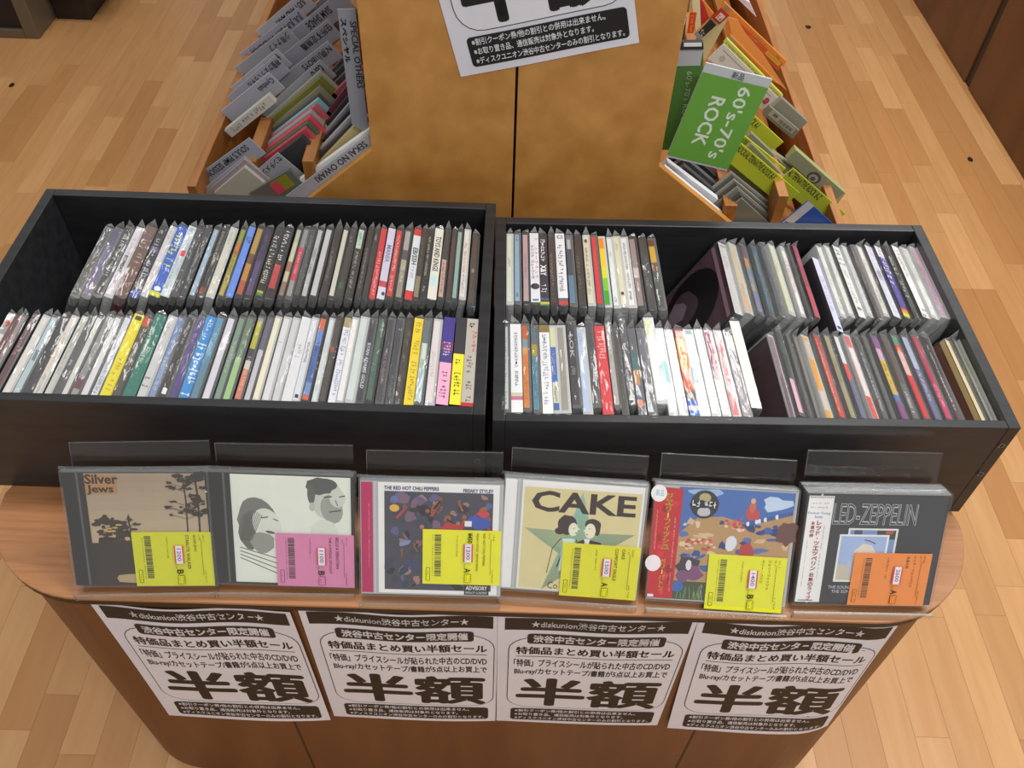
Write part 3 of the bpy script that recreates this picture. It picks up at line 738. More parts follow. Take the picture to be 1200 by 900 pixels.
row(RB, .772, [(580, 0), (690, -2), (790, -9)], [(0, 1.2), (1300, 1.2)], 'right crate back row', GRB, Z0)
row(RF, .616, [(580, 0), (680, -3), (740, -5), (800, 2), (900, 6)], [(0, 1.2), (1300, 2.5)], 'right crate front row', GRF, Z0)
RB2 = [
 (864, .014, 'f', 'c9c8c8', 'B.03-.06+~.2-.4', '8c8c90+b09c9c', 'white barcoded CD, its dark disc picture showing', 'barcoded', {'face': face_vinyl}),
 (877, .0135, 'w', 'c8b898:.8,d8b088:1', '~.6-.8', 'b8906c', 'twin tan CD', 'tan'),
 (890.5, 0, 'c', '6c4c60:.2,c08850:.35,7888a0:.6,a0988c:.7,7884a8:1', '', '', 'hazy blue and orange CD', 'hazy blue'),
 (903, 0, 'c', '3c5c70', '~.1-.9', '8cb4c0', 'petrol blue patterned CD', 'petrol blue'),
 (914.5, .011, 'c', '3c4650', '~.2-.9', '56646c', 'blackish blue CD', 'blackish blue'),
 (927, 0, 'w', 'd4d8b4', '~.2-.4', 'b0b494', 'pale lime CD', 'pale lime'),
 (940, .0105, 'w', 'b8bcb8:.05,eaeaea:1', '~.2-.75-x', 'd0445c', 'white CD with crimson capitals', 'crimson titled'),
 (948, .006, 'j', '3c3a3c', '', '', 'slim black CD', 'slim black'),
 (956, .0125, 'f', 'a43450:.6,b83c58:1', '', '', 'wine red CD', 'wine red'),
 (977, .0115, 'f', 'cdcfe6', '~.2-.75+O.93-.97', '8890b8+404868', 'pale periwinkle CD jutting forward', 'periwinkle', {'dy': -.022, 'bare': 1}),
 (987, .0098, 'w', 'e8e8e4', '~.3-.6+~.8-.95', '8c8c8c+b0a098', 'white CD with grey caption', 'grey captioned'),
 (997, .0098, 'w', 'e6e6e0', '~.4-.45', 'a0a0a0', 'chalk white CD', 'chalk white'),
 (1008, .0118, 'f', 'e9ecea', '~.05-.3-x+~.35-.8+O.86-.9', '44484c+8c9494+606468', 'broad white CD with pencil drawing', 'pencil drawn'),
 (1019, .0095, 'w', 'd8d8dc', '~.3-.8', 'b0b0b8', 'faded grey white CD', 'faded grey'),
 (1028.5, .0085, 'j', '463c38', '~.05-.5', '8c8078', 'umber CD', 'umber'),
 (1038, .0098, 'w', 'e6e2da', '~.2-.4+~.6-.95', 'b89c94+50505c', 'linen white CD with fine text', 'linen'),
 (1049, .011, 'f', 'dcdff0', 'B.38-.46+~.36-.5', 'a0a4b8+6c7088', 'bluish white CD with grey box', 'bluish white'),
 (1061, .0122, 'f', 'e4e4f0:.16,4c3c9c:.87,d85040:.9,e0a030:.94,e8d830:.98,48a050:1', '~.02-.14+~.22-.55-x', 'c07080+e8e8f8', 'violet CD with rainbow foot and white title', 'rainbow footed'),
 (1072, .011, 'j', '1f2020', '~.12-.42-x+~.5-.75-x+~.85-.93', 'd8d8d8+e8e8e8+5c5c5c', 'jet black CD with brush lettering', 'jet black'),
 (1083, .0118, 'f', 'eeeeec', '~.05-.45+~.88-.98-x', '54545c+2c2c30', 'white CD with sketched capitals', 'sketched white'),
 (1094, .0108, 'w', 'c4cac4:.5,e0e4e0:1', '', '', 'shiny silver grey CD', 'shiny silver'),
 (1105.5, 0, 'w', 'c898b8', 'B.3-.4+~.35-.8', 'b07ca4+a884a0', 'orchid pink CD', 'orchid pink'),
 (1117, .0108, 'w', 'e4e4d4', '', '', 'ivory CD, last before the crate wall', 'last ivory'),
]
def face_dark(f):
    f.rect(.002, .002, .122, .14, '2c1a26'); f.rect(.006, .09, .118, .138, '48242c'); f.rect(.03, .01, .033, .12, '442c3c')
    f.text('ロコ', .075, .055, .10, .075, 'c8c0c8', 0)
def face_brown(f):
    f.rect(.0, .0, .124, .142, '6e4030'); f.rect(.02, .095, .05, .125, '9c8468'); f.rect(.024, .099, .046, .121, '6c4a3c'); f.ell(.07, .10, .006, .008, '9c7058'); f.ell(.085, .096, .005, .006, '9c7058')
    f.rect(0, .136, .124, .142, 'b8a070')
RF2 = [
 (929, .010, 'w', '8c6c7c:.5,705464:1', '', '', 'CD showing its dark plum front cover', 'dark plum', {'face': face_dark}),
 (940, .0115, 'c', '3c4a40:.6,f0bccc:1', '~.1-.3', '7c8c80', 'dark green CD with pink price strip', 'pink priced', {'dy': .008}),
 (951, .0085, 'c', '5c605e', '', '', 'clear grey CD with white glints', 'clear grey'),
 (959.5, .0085, 'c', '7c746c', '', '', 'drab brown CD', 'drab brown'),
 (972, .0115, 'w', 'e0a838:.05,c8bcae:.28,e8a024:.67,d0c4b4:.9,e8a020:1', '', '', 'beige CD with amber patches', 'amber patched'),
 (987, .0115, 'c', 'c83c3c:.2,d0544c:.8,d8482c:1', '~.05-.95-a', 'e8e8e8', 'brick red CD with white edge', 'brick red'),
 (1000, .0118, 'c', 'a09c78', '~.3-.6', '6c6a4c', 'khaki CD with dark capitals', 'khaki'),
 (1012, 0, 'c', 'dfe0e8:.35,e04c50:.55,686c90:1', '', '', 'white, red and navy CD', 'tricolour'),
 (1026, .0115, 'w', 'd85c60:.15,f0dcdc:.75,e05040:1', '', '', 'white and rose red CD', 'rose red'),
 (1037, .0098, 'c', '4c5458', '~.2-.9', 'e4e8ea', 'dark CD with long white streaks', 'white streaked'),  # white strokes paint the streaks of light along the sleeve, not text
 (1047, 0, 'c', '5c605a', '~.3-.7', '888c80', 'mossy grey CD', 'mossy grey'),
 (1060, .0118, 'c', '8c4c94:.15,d0a8c8:.3,d8b838:.6,d0b048:.72,4878b8:.8,8c4c88:1', '~.35-.6', '3c3c3c', 'yellow and purple illustrated CD', 'yellow and purple'),
 (1073, .0112, 'c', '605450:.6,6c6c6c:1', '~.7-.95', 'f0f0f0', 'dull brown CD with bright creases', 'bright creased'),  # near-white strokes paint light caught on the sleeve creases, not text
 (1086, .0115, 'c', '5c9470:.12,d8402c:.2,e0b4ac:.5,d42c34:1', '~.15-.4', 'f0e0d8', 'red CD with green tip', 'green tipped'),
 (1099, .0115, 'c', 'a8b0cc:.4,686c94:1', '~.2-.8', 'd0d4e4', 'dusky lilac blue CD', 'lilac blue'),
 (1112, .0112, 'c', 'b03050:.6,c83c68:1', '~.6-.9', 'f0c8d4', 'raspberry CD', 'raspberry'),
 (1125, .0108, 'c', '2c2c2c:.5,584848:1', '~.1-.9-a', 'f0f0f0', 'black CD with white edge lines', 'white edged'),
 (1154, .008, 'f', 'e0d4b0', '', '', 'CD showing its plain brown front', 'plain brown', {'face': face_brown}),
 (1164, .0095, 'c', '8c8c78:.3,90a050:.45,a09c90:1', '', '', 'loose greenish clear CD', 'loose greenish'),
 (1174, .0088, 'w', '7c6ca0:.6,dcdccc:1', '', '', 'purple and white CD at the right wall', 'right wall'),
]
row(RB2, .779, [(860, 27), (960, 26), (1120, 21)], [(0, 1.2), (1300, 1.2)], 'right crate back row', GRB, Z0)
row(RF2, .624, [(925, 28), (1000, 24), (1130, 19), (1152, 27), (1180, 22)], [(0, 1.8), (1300, 1.2)], 'right crate front row', GRF, Z0)

# ------------------------------------------------------------------ faced-out CDs in acrylic holders
DW, DH, DT = .142, .125, .0104
def frame_of(p):
    x, y, z, yaw, t, roll = p
    ux = np.array([math.cos(yaw), math.sin(yaw), 0]); n = np.array([-math.sin(yaw), math.cos(yaw), 0])
    up = n * math.sin(t) + np.array([0, 0, math.cos(t)])
    u = ux * math.cos(roll) + up * math.sin(roll); v = -ux * math.sin(roll) + up * math.cos(roll)
    return u, v, np.cross(u, v)
def mat_of(u, v, n, o):
    return Matrix([[u[i], v[i], n[i], o[i]] for i in range(3)] + [[0, 0, 0, 1]])

def tree(a, x, y, h, w, c, dens=26, s=1.0):
    a.line([(x, y), (x + .001, y + h * .6), (x - .0005, y + h)], .0018 * s, c)
    for i in range(dens):
        t = random.uniform(.35, 1); r = w * random.uniform(-1, 1) * (1.1 - t * .5)
        yy = y + h * t; a.line([(x, yy - abs(r) * .35), (x + r, yy)], .0004, c, 0); a.ell(x + r, yy, random.uniform(.002, .006) * s, random.uniform(.0012, .003) * s, c, 9, 0, .45)
def art1(a):        # sepia woods by a lake: a plain stand-in
    X0 = .021
    for i in range(12): a.rect(X0, .002 + .0101 * i, .138, .002 + .0101 * (i + 1), ['8c7454', '9a8262', 'a48e70', 'b09a7c', 'ac987c', 'a8957a', 'a4937a', 'a09078', '9a8a74', '988872', '948470', '90806c'][i], 0)
    a.k += 1
    for i in range(60):
        x = random.uniform(X0 + .004, .085); a.ell(x, random.uniform(.012, .055) , random.uniform(.004, .010), random.uniform(.003, .007), random.choice(('2c2018', '382a20', '33261e')), 10, 0, .35)
    a.rect(X0, .002, .088, .048, '30241c'); a.ell(.062, .008, .016, .006, 'a08c68', 12, 0, .3)
    for i in range(30): a.ell(random.uniform(X0 + .005, .06), random.uniform(.055, .075), random.uniform(.002, .006), random.uniform(.002, .004), '33281e', 9, 0, .4)
    for i in range(8): a.ell(random.uniform(.035, .062), random.uniform(.058, .07), .003, .001, 'b09458', 8, 0, .4)
    tree(a, .117, .055, .066, .022, '33281f', 34, .8); tree(a, .129, .055, .068, .012, '2c221a', 22, 1); tree(a, .06, .05, .024, .014, '33281f', 10, .8)
    a.rect(X0, .102, .052, .121, '9c7448'); 
    a.text('Silver', X0 + .001, .112, .054, .1225, '33190f', .03); a.text('Jews', X0 + .002, .1005, .049, .111, '33190f', .03)
    a.rect(.1375, .103, .1395, .1045, 'd8d8d8'); a.rect(X0, .002, X0 + .0008, .123, '2c241c')
def art2(a):        # two pale grey heads on pale paper: a plain stand-in
    a.rect(.021, .002, .139, .123, 'c6cec2'); a.rect(.023, .004, .137, .121, 'ccd4c8')
    # left head
    a.ell(.047, .072, .020, .026, '6a6c68', 20, .35, .06); a.ell(.037, .060, .011, .020, '5e605c', 16, .1, .1)
    a.ell(.055, .068, .014, .019, 'c2c8be', 20, .3); a.ell(.050, .048, .012, .012, '868882', 14, 0, .1)
    a.line([(.050, .076), (.056, .077)], .0014, '555753'); a.line([(.062, .075), (.066, .073)], .0014, '6a6c68'); a.ell(.058, .060, .005, .0016, '50524e', 10, -.2)
    for i in range(12): a.line([(.034 + i * .0015, .085 - abs(i - 5) * .001), (.028 + i * .001, .050)], .0006, '4c4e4a', 0)
    for i in range(4): a.line([(.027, .042 - i * .004), (.066, .030 - i * .006)], .001, '55574f')
    # right head
    a.ell(.116, .098, .016, .022, 'b4b9b0', 20); a.ell(.110, .113, .015, .009, '4c4e4b', 18, .1, .15); a.ell(.100, .103, .004, .011, '555753', 12, 0, .1)
    a.ell(.1005, .090, .003, .005, 'a8aca4', 10); a.ell(.120, .088, .011, .016, '8e918b', 16, .2); a.ell(.126, .100, .008, .010, 'b8bdb4', 14)
    a.line([(.113, .101), (.120, .102)], .0015, '40423f'); a.line([(.128, .102), (.133, .103)], .0013, '40423f'); a.line([(.118, .085), (.129, .087)], .0015, '50524e'); a.line([(.124, .098), (.126, .092)], .001, '60625e')
    a.ell(.112, .062, .014, .014, 'c2c9be', 14, 0, .1)
def art3(a):        # dark busy painted crowd: a plain stand-in
    a.rect(.018, .002, .138, .123, 'd8d8dc'); a.rect(.024, .006, .132, .114, '3a3a46')
    for i in range(90): a.ell(random.uniform(.028, .128), random.uniform(.010, .110), random.uniform(.002, .008), random.uniform(.0015, .006), random.choice(('26242e', '50507a', '2c3448', '6a5468', '44588c', '1c181e', '443c48', '7480a8', '8c6c60', '303a60')), 10, random.random() * 3, .3)
    for i in range(26): 
        x, y = random.uniform(.03, .126), random.uniform(.05, .108); s = random.uniform(.6, 1.3)
        a.ell(x, y, .0022 * s, .0026 * s, random.choice(('8c5434', '7a4830', 'a06848')), 8); a.line([(x, y - .002), (x + random.uniform(-.009, .009), y - .010 * s)], .0022 * s, random.choice(('8c5434', '7a4830', '1c181c', '9c3430')), 0)
    a.ell(.092, .075, .012, .007, 'a02c2c', 12, 0, .3); a.ell(.118, .082, .012, .008, '34489c', 12, 0, .3); a.ell(.122, .092, .006, .004, 'b03838', 10, 0, .2); a.rect(.104, .078, .111, .084, 'd8d8d8')
    a.ell(.034, .096, .005, .004, 'c8a040', 10); a.ell(.034, .106, .004, .003, '5064a0', 10)
    a.text('THE RED HOT CHiLI PEPPERS', .024, .1155, .078, .1195, '232a60', .025); a.text('FREAKY STYLEY', .102, .1145, .132, .1185, '232a60', .025)
    a.rect(.105, .002, .130, .0135, '141414'); a.text('ADVISORY', .1065, .0075, .1285, .0122, 'e8e8e8', .02); a.text('EXPLICIT CONTENT', .1065, .0032, .1285, .0058, 'd0d0d0')
def art4(a):        # cream cover, aqua star, two small figures
    a.rect(.018, .002, .139, .123, 'dfe3dc'); a.rect(.020, .003, .137, .116, 'c3b98a')
    cx, cy = .078, .052; pts = []
    for i in range(10):
        r = .062 if i % 2 == 0 else .022; t = math.pi / 2 + i * math.pi / 5; pts.append((cx + r * math.cos(t) * .95, cy + r * math.sin(t)))
    for i in range(5): a.poly([(cx, cy), pts[(2 * i - 1) % 10], pts[2 * i], pts[2 * i + 1]], '8fc9c2', 0)
    a.k += 2
    a.text('CAKE', .028, .090, .132, .113, '2f211f', .028)
    a.ell(.065, .077, .010, .011, '352724', 16, .3, .08); a.ell(.058, .070, .005, .004, '352724', 10); a.ell(.0715, .0725, .0048, .0075, 'd8d4b8', 14); a.ell(.077, .0735, .0012, .001, 'd8d4b8', 6); a.ell(.0745, .069, .001, .0006, '352724', 6); a.ell(.072, .074, .001, .0004, '352724', 6); a.line([(.064, .062), (.062, .045), (.058, .030)], .0015, '352724'); a.line([(.060, .062), (.052, .050), (.048, .022)], .0008, '352724'); a.line([(.075, .062), (.080, .050)], .0008, '352724')
    a.poly([(.062, .062), (.074, .062), (.072, .03), (.06, .025)], 'b8d4cc'); a.ell(.091, .079, .0085, .0065, '352724', 16, -.3, .06); a.ell(.0955, .073, .003, .006, '352724', 10); a.ell(.0885, .072, .0055, .0085, 'd8d4b8', 14); a.ell(.0828, .072, .0012, .001, 'd8d4b8', 6); a.ell(.0875, .0745, .001, .0004, '352724', 6); a.ell(.0855, .068, .001, .0006, '352724', 6)
    a.poly([(.075, .058), (.084, .063), (.100, .060), (.107, .048), (.107, .030), (.078, .030)], '352724'); a.poly([(.083, .063), (.089, .063), (.087, .045)], 'dfe3dc')
    a.text('Co', .050, .004, .060, .012, '352724')
def art5(a):        # blue sky over mottled hills with tiny figures: a plain stand-in
    a.rect(.024, .002, .139, .123, '3d5f9c'); a.ell(.122, .110, .014, .008, 'a8b8cc', 12, 0, .3); a.ell(.050, .118, .02, .004, '8ca0c0', 12, 0, .3)
    a.poly([(.024, .07), (.045, .092), (.07, .094), (.10, .086), (.139, .104), (.139, .02), (.024, .02)], 'a08058'); a.rect(.024, .002, .139, .022, '3c4630')
    for i in range(44): 
        x = random.uniform(.03, .136); a.ell(x, random.uniform(.035, .088), random.uniform(.002, .009), random.uniform(.0015, .004), random.choice(('30447c', '3c548c', '28386c', 'b8a080', 'c0b090', '4c6498')), 9, random.uniform(-.5, .5), .35)
    for i in range(16): a.ell(.095 + i * .0028, .088 + i * .0009, .0018, .0026, random.choice(('c8d0dc', '34508c')), 7)
    a.ell(.135, .08, .010, .014, '5c3c38', 12, 0, .3)
    a.ell(.098, .098, .007, .007, 'a8443c', 12, 0, .2); a.ell(.098, .106, .0035, .006, 'b05848', 10); a.ell(.098, .1125, .0025, .003, 'c09878', 9)
    for i in range(22): a.ell(random.uniform(.072, .092), random.uniform(.078, .092), .002, .0015, random.choice(('a83c38', 'c05048', 'd8b0a0')), 7)
    for i in range(26): a.ell(random.uniform(.036, .066), random.uniform(.056, .070), .002, .0014, random.choice(('a83c38', 'b84840', 'd0a890')), 7)
    a.ell(.080, .066, .006, .008, 'c0c4cc', 10, 0, .2); a.ell(.096, .058, .008, .010, '9c3838', 10, 0, .3)
    a.ell(.038, .038, .012, .012, '38303c', 12, 0, .3); a.ell(.046, .03, .009, .008, '6c4468', 10, 0, .3); a.ell(.034, .028, .006, .007, '6c4468', 10, 0, .3); a.ell(.040, .040, .003, .006, 'c8c8c8', 8)
    for i in range(50): a.line([(x := random.uniform(.03, .10), .003), (x + random.uniform(-.002, .002), random.uniform(.008, .020))], .0005, random.choice(('5c7c40', '7c9c58', '8c9c78')), 0)
    a.ell(.030, .016, .007, .006, '2c5c9c', 12)
    a.ell(.050, .106, .014, .015, '24282c', 20); a.ell(.050, .113, .006, .005, '9c9468', 12); a.ell(.050, .098, .007, .005, 'a8a8b0', 12, 0, .1); a.ell(.050, .106, .013, .004, '14161a', 14, 0, .3); a.marks(.038, .102, .062, .110, 'e0e0e4')
    a.k += 3
    a.poly([(.000, .002), (.026, .002), (.028, .121), (.0, .122)], 'a81c24')
    for i in range(14): a.ell(random.uniform(.003, .022), random.uniform(.005, .118), random.uniform(.002, .005), random.uniform(.002, .005), random.choice(('c03038', '8c1018', 'b8242c')), 10)
    a.ell(.004, .115, .008, .009, 'd8e4ec', 16); a.text('新品', .001, .112, .009, .119, '4888b0'); a.ell(.004, .040, .008, .009, 'd8ccd0', 14); a.rect(.001, .003, .007, .006, 'c0c8e0')
    for s, x0, x1, y1, y0 in (('ジェリーフィッシュ', .011, .0185, .116, .055), ('ベリーバトン', .011, .0165, .046, .010)):
        st = (y1 - y0) / len(s)
        for i, ch in enumerate(s):
            if ch == 'ー': a.rect((x0 + x1) / 2 - .0006, y1 - (i + .9) * st, (x0 + x1) / 2 + .0006, y1 - (i + .1) * st, 'e8c840')
            else: a.text(ch, x0, y1 - (i + .94) * st, x1, y1 - i * st - st * .04, 'e8c840', .02, keep=True)
    a.marks(.0215, .010, .0235, .090, 'd8b0b4', along='v'); a.marks(.003, .055, .005, .098, 'd8b0b4', along='v')
def art6(a):        # charcoal cover with outlined lettering and framed pale picture: stand-in
    a.rect(.026, .002, .140, .123, '2f3034')
    a.text('LED-ZEPPELIN', .028, .091, .112, .114, 'a8acb0', .018); a.text('LED-ZEPPELIN', .0285, .0915, .1115, .1135, '2f3034', -.012)
    a.rect(.046, .040, .096, .087, 'c8ccc8'); a.rect(.048, .042, .094, .085, '6a84b0'); a.rect(.075, .075, .094, .085, '303c34'); a.rect(.052, .077, .060, .085, '3c4460')
    a.rect(.038, .026, .088, .080, 'd4d8d4'); a.rect(.040, .028, .086, .078, '90a4c8')
    a.rect(.040, .028, .086, .046, 'b0aa98'); a.poly([(.055, .046), (.055, .062), (.063, .070), (.072, .068), (.078, .058), (.078, .046)], 'c4c0b4'); a.rect(.050, .034, .07, .05, 'a8aab8')
    a.line([(.064, .074), (.069, .073), (.075, .070)], .0012, '5c4858'); a.ell(.088, .083, .004, .002, 'b04048', 8, 0, .3)
    a.text('THE SOUNDTRACK', .034, .018, .073, .0215, 'b8bcc0'); a.text('THE SONG REMAINS', .038, .013, .080, .0165, 'b8bcc0')
    a.rect(.002, .002, .027, .122, 'd8dbe0'); 
    for i in range(12): a.rect(.003 + i * .002, .1195, .004 + i * .002, .1215, '20242c', 0)
    a.marks(.005, .113, .023, .1150, '54586c'); a.marks(.005, .108, .023, .1105, '40444c'); a.text('Forever Young', .003, .101, .025, .1045, '2c5c8c', .01); a.text('Series', .010, .0975, .018, .1005, '2c5c8c', .01)
    for s, x0, x1, y1, y0 in (('レッド・ツェッペリン', .0125, .0185, .095, .038), ('狂熱のライブ', .0125, .0178, .036, .004), ('永遠の詩', .007, .0115, .094, .076)):
        st = (y1 - y0) / len(s)
        for i, ch in enumerate(s):
            if ch == '・': a.ell((x0 + x1) / 2, y1 - (i + .5) * st, .0008, .0008, 'b02c38', 8)
            else: a.text(ch, x0, y1 - (i + .94) * st, x1, y1 - i * st - st * .04, 'b02c38', .03, keep=True)
    a.marks(.020, .030, .022, .092, '50545c', along='v'); a.marks(.0055, .02, .0068, .072, '50545c', along='v'); a.rect(.005, .0035, .020, .0045, '303440')
def price(root, off, colr, lines, grade, yoff):
    L = Art((DW - .0785 + off, yoff, .0006), eps=.0001)
    L.rect(0, 0, .0785, .0605, colr); L.build('price_label', PRINT, root)
    a = Art((DW - .0785 + off, yoff, .0009), eps=.00008); K = '3a3620'
    y = .009
    while y < .055:
        h = random.choice((.0004, .0008, .0011)); a.rect(.012, y, .0185, y + h, K, 0); y += h + random.choice((.0004, .0006, .0009))
    a.marks(.0095, .009, .0108, .055, K, along='v')
    a.rect(.0035, .004, .0075, .0185, K); a.rect(.0040, .0045, .0070, .018, colr); a.marks(.0045, .006, .0065, .0165, K, along='v')
    a.text(lines[0], .060, .022, .0632, .0575, K, 0, -90, 'top'); a.text(lines[1], .053, .016, .0562, .0575, K, 0, -90, 'top')
    a.marks(.0335, .032, .0355, .056, K, along='v'); a.marks(.066, .052, .068, .058, K, along='v'); a.marks(.070, .050, .072, .058, K, along='v'); a.rect(.0682, .012, .0685, .052, K)
    a.marks(.0695, .003, .0715, .018, K, along='v'); a.text(grade, .042, .014, .0485, .019, K, .02, -90)
    a.rect(.0425, .003, .0490, .0125, K); a.rect(.0429, .0034, .0486, .0121, colr); a.marks(.0435, .0045, .0455, .0115, K, along='v'); a.marks(.0468, .0045, .0482, .0115, K, along='v')
    a.rect(.041, .026, .0505, .046, 'd05858'); a.rect(.0425, .026, .049, .046, 'e0dce6'); a.text(lines[2], .0438, .029, .0478, .043, '6c6080', .01, -90); a.marks(.0415, .020, .0435, .0255, K, along='v')
    a.build('label_print', PRINT, root)
CDP = [
 ((-.3604, .4249, -.8175, .0568, .5608, -.0168), art1, '1e1e20', 'd9dc20', ('SILVER JEWS', 'STARLITE WALKER', '1200'), 'B', -.003, 0, 'CD with sepia woodland cover and yellow price label', None),
 ((-.2201, .430, -.8175, .0183, .5246, -.022), art2, '1c1c1e', 'e08cb8', ('BELLE & SEBASTIAN', 'THE A KISSING OF LIGHT', '1100'), 'B', 0, 0, 'CD with two grey heads cover and pink price label', None),
 ((-.0704, .4229, -.8175, .0154, .5767, -.0116), art3, 'a01850', 'ecec14', ('RED HOT CHILI PEPPERS', 'FREAKY STYLEY (REMASTERED)', '1200'), '', 0, .0142, 'CD with magenta spine, dark crowd cover, yellow label', '¥450'),
 ((.0695, .4301, -.8175, -.0415, .5506, -.0052), art4, 'd4dde0', 'e6e41c', ('CAKE', 'COMFORT EAGLE', '1500'), 'A', .000, -.002, 'CD with cream cover, aqua star and yellow label', None),
 ((.2215, .4240, -.8175, -.055, .63, .018), art5, 'a81c24', 'e4e622', ('ジェリーフィッシュ', 'ベリー・バトン', '1400'), 'B', .000, -.006, 'CD with red Japanese strip, blue sky cover, yellow label', None),
 ((.3725, .4275, -.8175, .012, .53, .004), art6, '22406c', 'f09040', ('レッド・ツェッペリン', '永遠の詩', '2600'), 'A', -.006, 0, 'charcoal double CD with white Japanese strip, orange label', None),
]
for i, (p, art, spine, lc, lines, grade, loff, lyo, lab, extra) in enumerate(CDP):
    p = list(p); p[2] += HC + .0005; p[2] = HC - .8145 if i != 5 else HC - .8145
    u, v, n = frame_of(p)
    T = DT if i != 5 else .024
    o = np.array([p[0], p[1], p[2]]) - u * DW / 2
    root = empty('cd_case', lab + ', in acrylic holder', 'cd', 'CDs faced out along the counter ledge')
    root.matrix_world = mat_of(u, v, n, o)
    b = MB().box(.0, DW, 0, DH, -T, -.0012).build('case', BLACKP if i in (0, 1, 5) else CLEARP, root, .0006)
    a = Art((0, 0, -.0010), eps=.000003); a.g = 1.45; 
    if i != 4: a.rect(.001, .002, .0125, .123, spine); a.rect(.0135, .001, .0155, .124, 'a8acb0' if i not in (0, 1) else '50504e')
    if i == 5: a.rect(.001, .002, .0125, .123, '26282c')
    if i == 2: a.marks(.008, .03, .0095, .1, 'd8a0b8', along='v')
    art(a); a.build('cover_art', GLOSS, root)
    lm = MB(); lm.v = [(.012, .001, .0001), (DW - .001, .001, .0001), (DW - .001, DH - .001, .0001), (.012, DH - .001, .0001)]; lm.f = [(0, 1, 2, 3)]; lm.build('lid', LID, root)
    sl = MB().box(-.0012, DW + .0012, -.001, DH + .0014, -T - .0008, .0011).build('plastic_sleeve', FILM, root)
    fl2 = MB(); fl2.prism([(-.004, DH + .001, -T * .5), (DW + .001, DH + .001, -T * .5), (DW - .004, DH + .0045, -T * .55), (.03, DH + .003, -T * .5), (-.003, DH + .0048, -T * .4)], (0, 0, .0004)); fl2.build('sleeve_flap', EDGE, root)
    MB().box(0, DW, DH - .0008, DH + .0006, -T, -.001).build('top_edge', mat('case_top_edge', '8c9092' if i not in (0, 1) else '6a6c6c', .15), root)
    if i == 4: loff2 = -.008
    price(root, {0: -.002, 1: 0, 2: -.001, 3: -.001, 4: -.004, 5: -.008}[i], lc, lines, grade or 'A', lyo)
    if extra: a = Art((DW - .0785, lyo, .0018)); a.text(extra, .044, .047, .049, .058, '2c2810', .02, -90); a.build('price_print', PRINT, root)
    # holder
    hp = p[:]; hp[5] = 0
    if i == 4: hp[3] = -.03
    if i == 5: hp[3] = .012
    hu, hv, hn = frame_of(hp)
    ho = np.array([p[0], p[1], ZL + .0002]) - hu * .0715
    h = empty('cd_holder', 'clear acrylic stand holding the ' + ('leftmost', 'second from left', 'third from left', 'third from right', 'second from right', 'rightmost')[i] + ' faced-out CD', 'stand', 'acrylic CD stands on the ledge')
    yv = np.cross(np.array([0, 0, 1.]), hu)
    h.matrix_world = mat_of(hu, yv, np.array([0, 0, 1.]), ho)
    tt = hp[4]; TT = T + .004; Wd = .143
    MB().box(0, Wd, -.008, .05, 0, .002).build('base_plate', ACRYL, h)
    MB().box(0, Wd, -.010, -.008, 0, .008).build('front_lip', ACRYL, h)
    e = MB().box(0, Wd, -.0102, -.0078, .008, .0092).box(0, .001, -.0102, -.0078, 0, .008); e.build('lip_edge', EDGE, h)
    y0 = TT / math.cos(tt); Lp = .147
    dy, dz = math.sin(tt), math.cos(tt); ny, nz = -math.cos(tt), math.sin(tt)
    def Q(x, s, k): return (x, y0 + dy * s + ny * k, .002 + dz * s + nz * k)
    MB().prism([Q(.006, 0, 0), Q(Wd, 0, 0), Q(Wd, Lp, 0), Q(.006, Lp, 0)], (0, -ny * .002, -nz * .002)).build('back_plate', ACRYL, h)
    e = MB().prism([Q(.006, Lp, .0002), Q(Wd, Lp, .0002), Q(Wd, Lp + .0010, .0002), Q(.006, Lp + .0010, .0002)], (0, -ny * .0024, -nz * .0024))
    e.prism([Q(.006, Lp - .03, .0002), Q(.0068, Lp - .03, .0002), Q(.0068, Lp, .0002), Q(.006, Lp, .0002)], (0, -ny * .0024, -nz * .0024)); e.build('plate_edge', EDGE, h)

# ------------------------------------------------------------------ rear rack
YR = .95; ZR = HC - .69
rk = empty('record_rack', 'birch plywood rack behind the crates with slanted CD bins', 'rack', None, (0, YR, 0))
def W(x, y, z): return (x, y - YR, z)
zt = HC - .20
def slab(pts, y0, d, name, mt, bev=.001):
    return MB().prism([W(x, y0, z) for x, z in pts], (0, d, 0)).build(name, mt, rk, bev)
cw = .0015
slab([(-.43, .05), (.001 - cw, .05), (.001 - cw, zt), (-.177, zt), (-.1805, HC - .640), (-.298, HC - .744), (-.43, HC - .744)], YR, .012, 'end_panel', RACKW)
slab([(.001 + cw, .05), (.43, .05), (.43, HC - .745), (.305, HC - .745), (.187, HC - .650), (.187, zt), (.001 + cw, zt)], YR, .012, 'end_panel', RACKW)
MB().box(-.02, .02, .014, .05, .05, zt - .01).build('centre_post', BANDW, rk)
MB().box(-.16, .16, .05, 2.2, HC - .72, zt - .06).build('centre_box', RACKW, rk)
MB().box(-.40, .40, .014, 2.2, .05, HC - .80).build('rack_body', RACKW, rk)
MB().box(-.38, .38, .03, 2.18, 0, .05).build('plinth', BANDW, rk)
for x0, x1, zz, nm in ((-.432, -.420, ZR - .016, 'side_panel'), (.446, .458, HC - .742, 'side_panel')):
    MB().box(x0, x1, .0, 2.2, .05, zz).build(nm, LIPW, rk, .001)
w1, w2, w3, w4 = [C0 + (aty(*q, yy) - C0) * .97 for q, yy in (((354, 211), .955), ((286, 208), .985), ((862, 261), .955), ((925, 250), .955))]
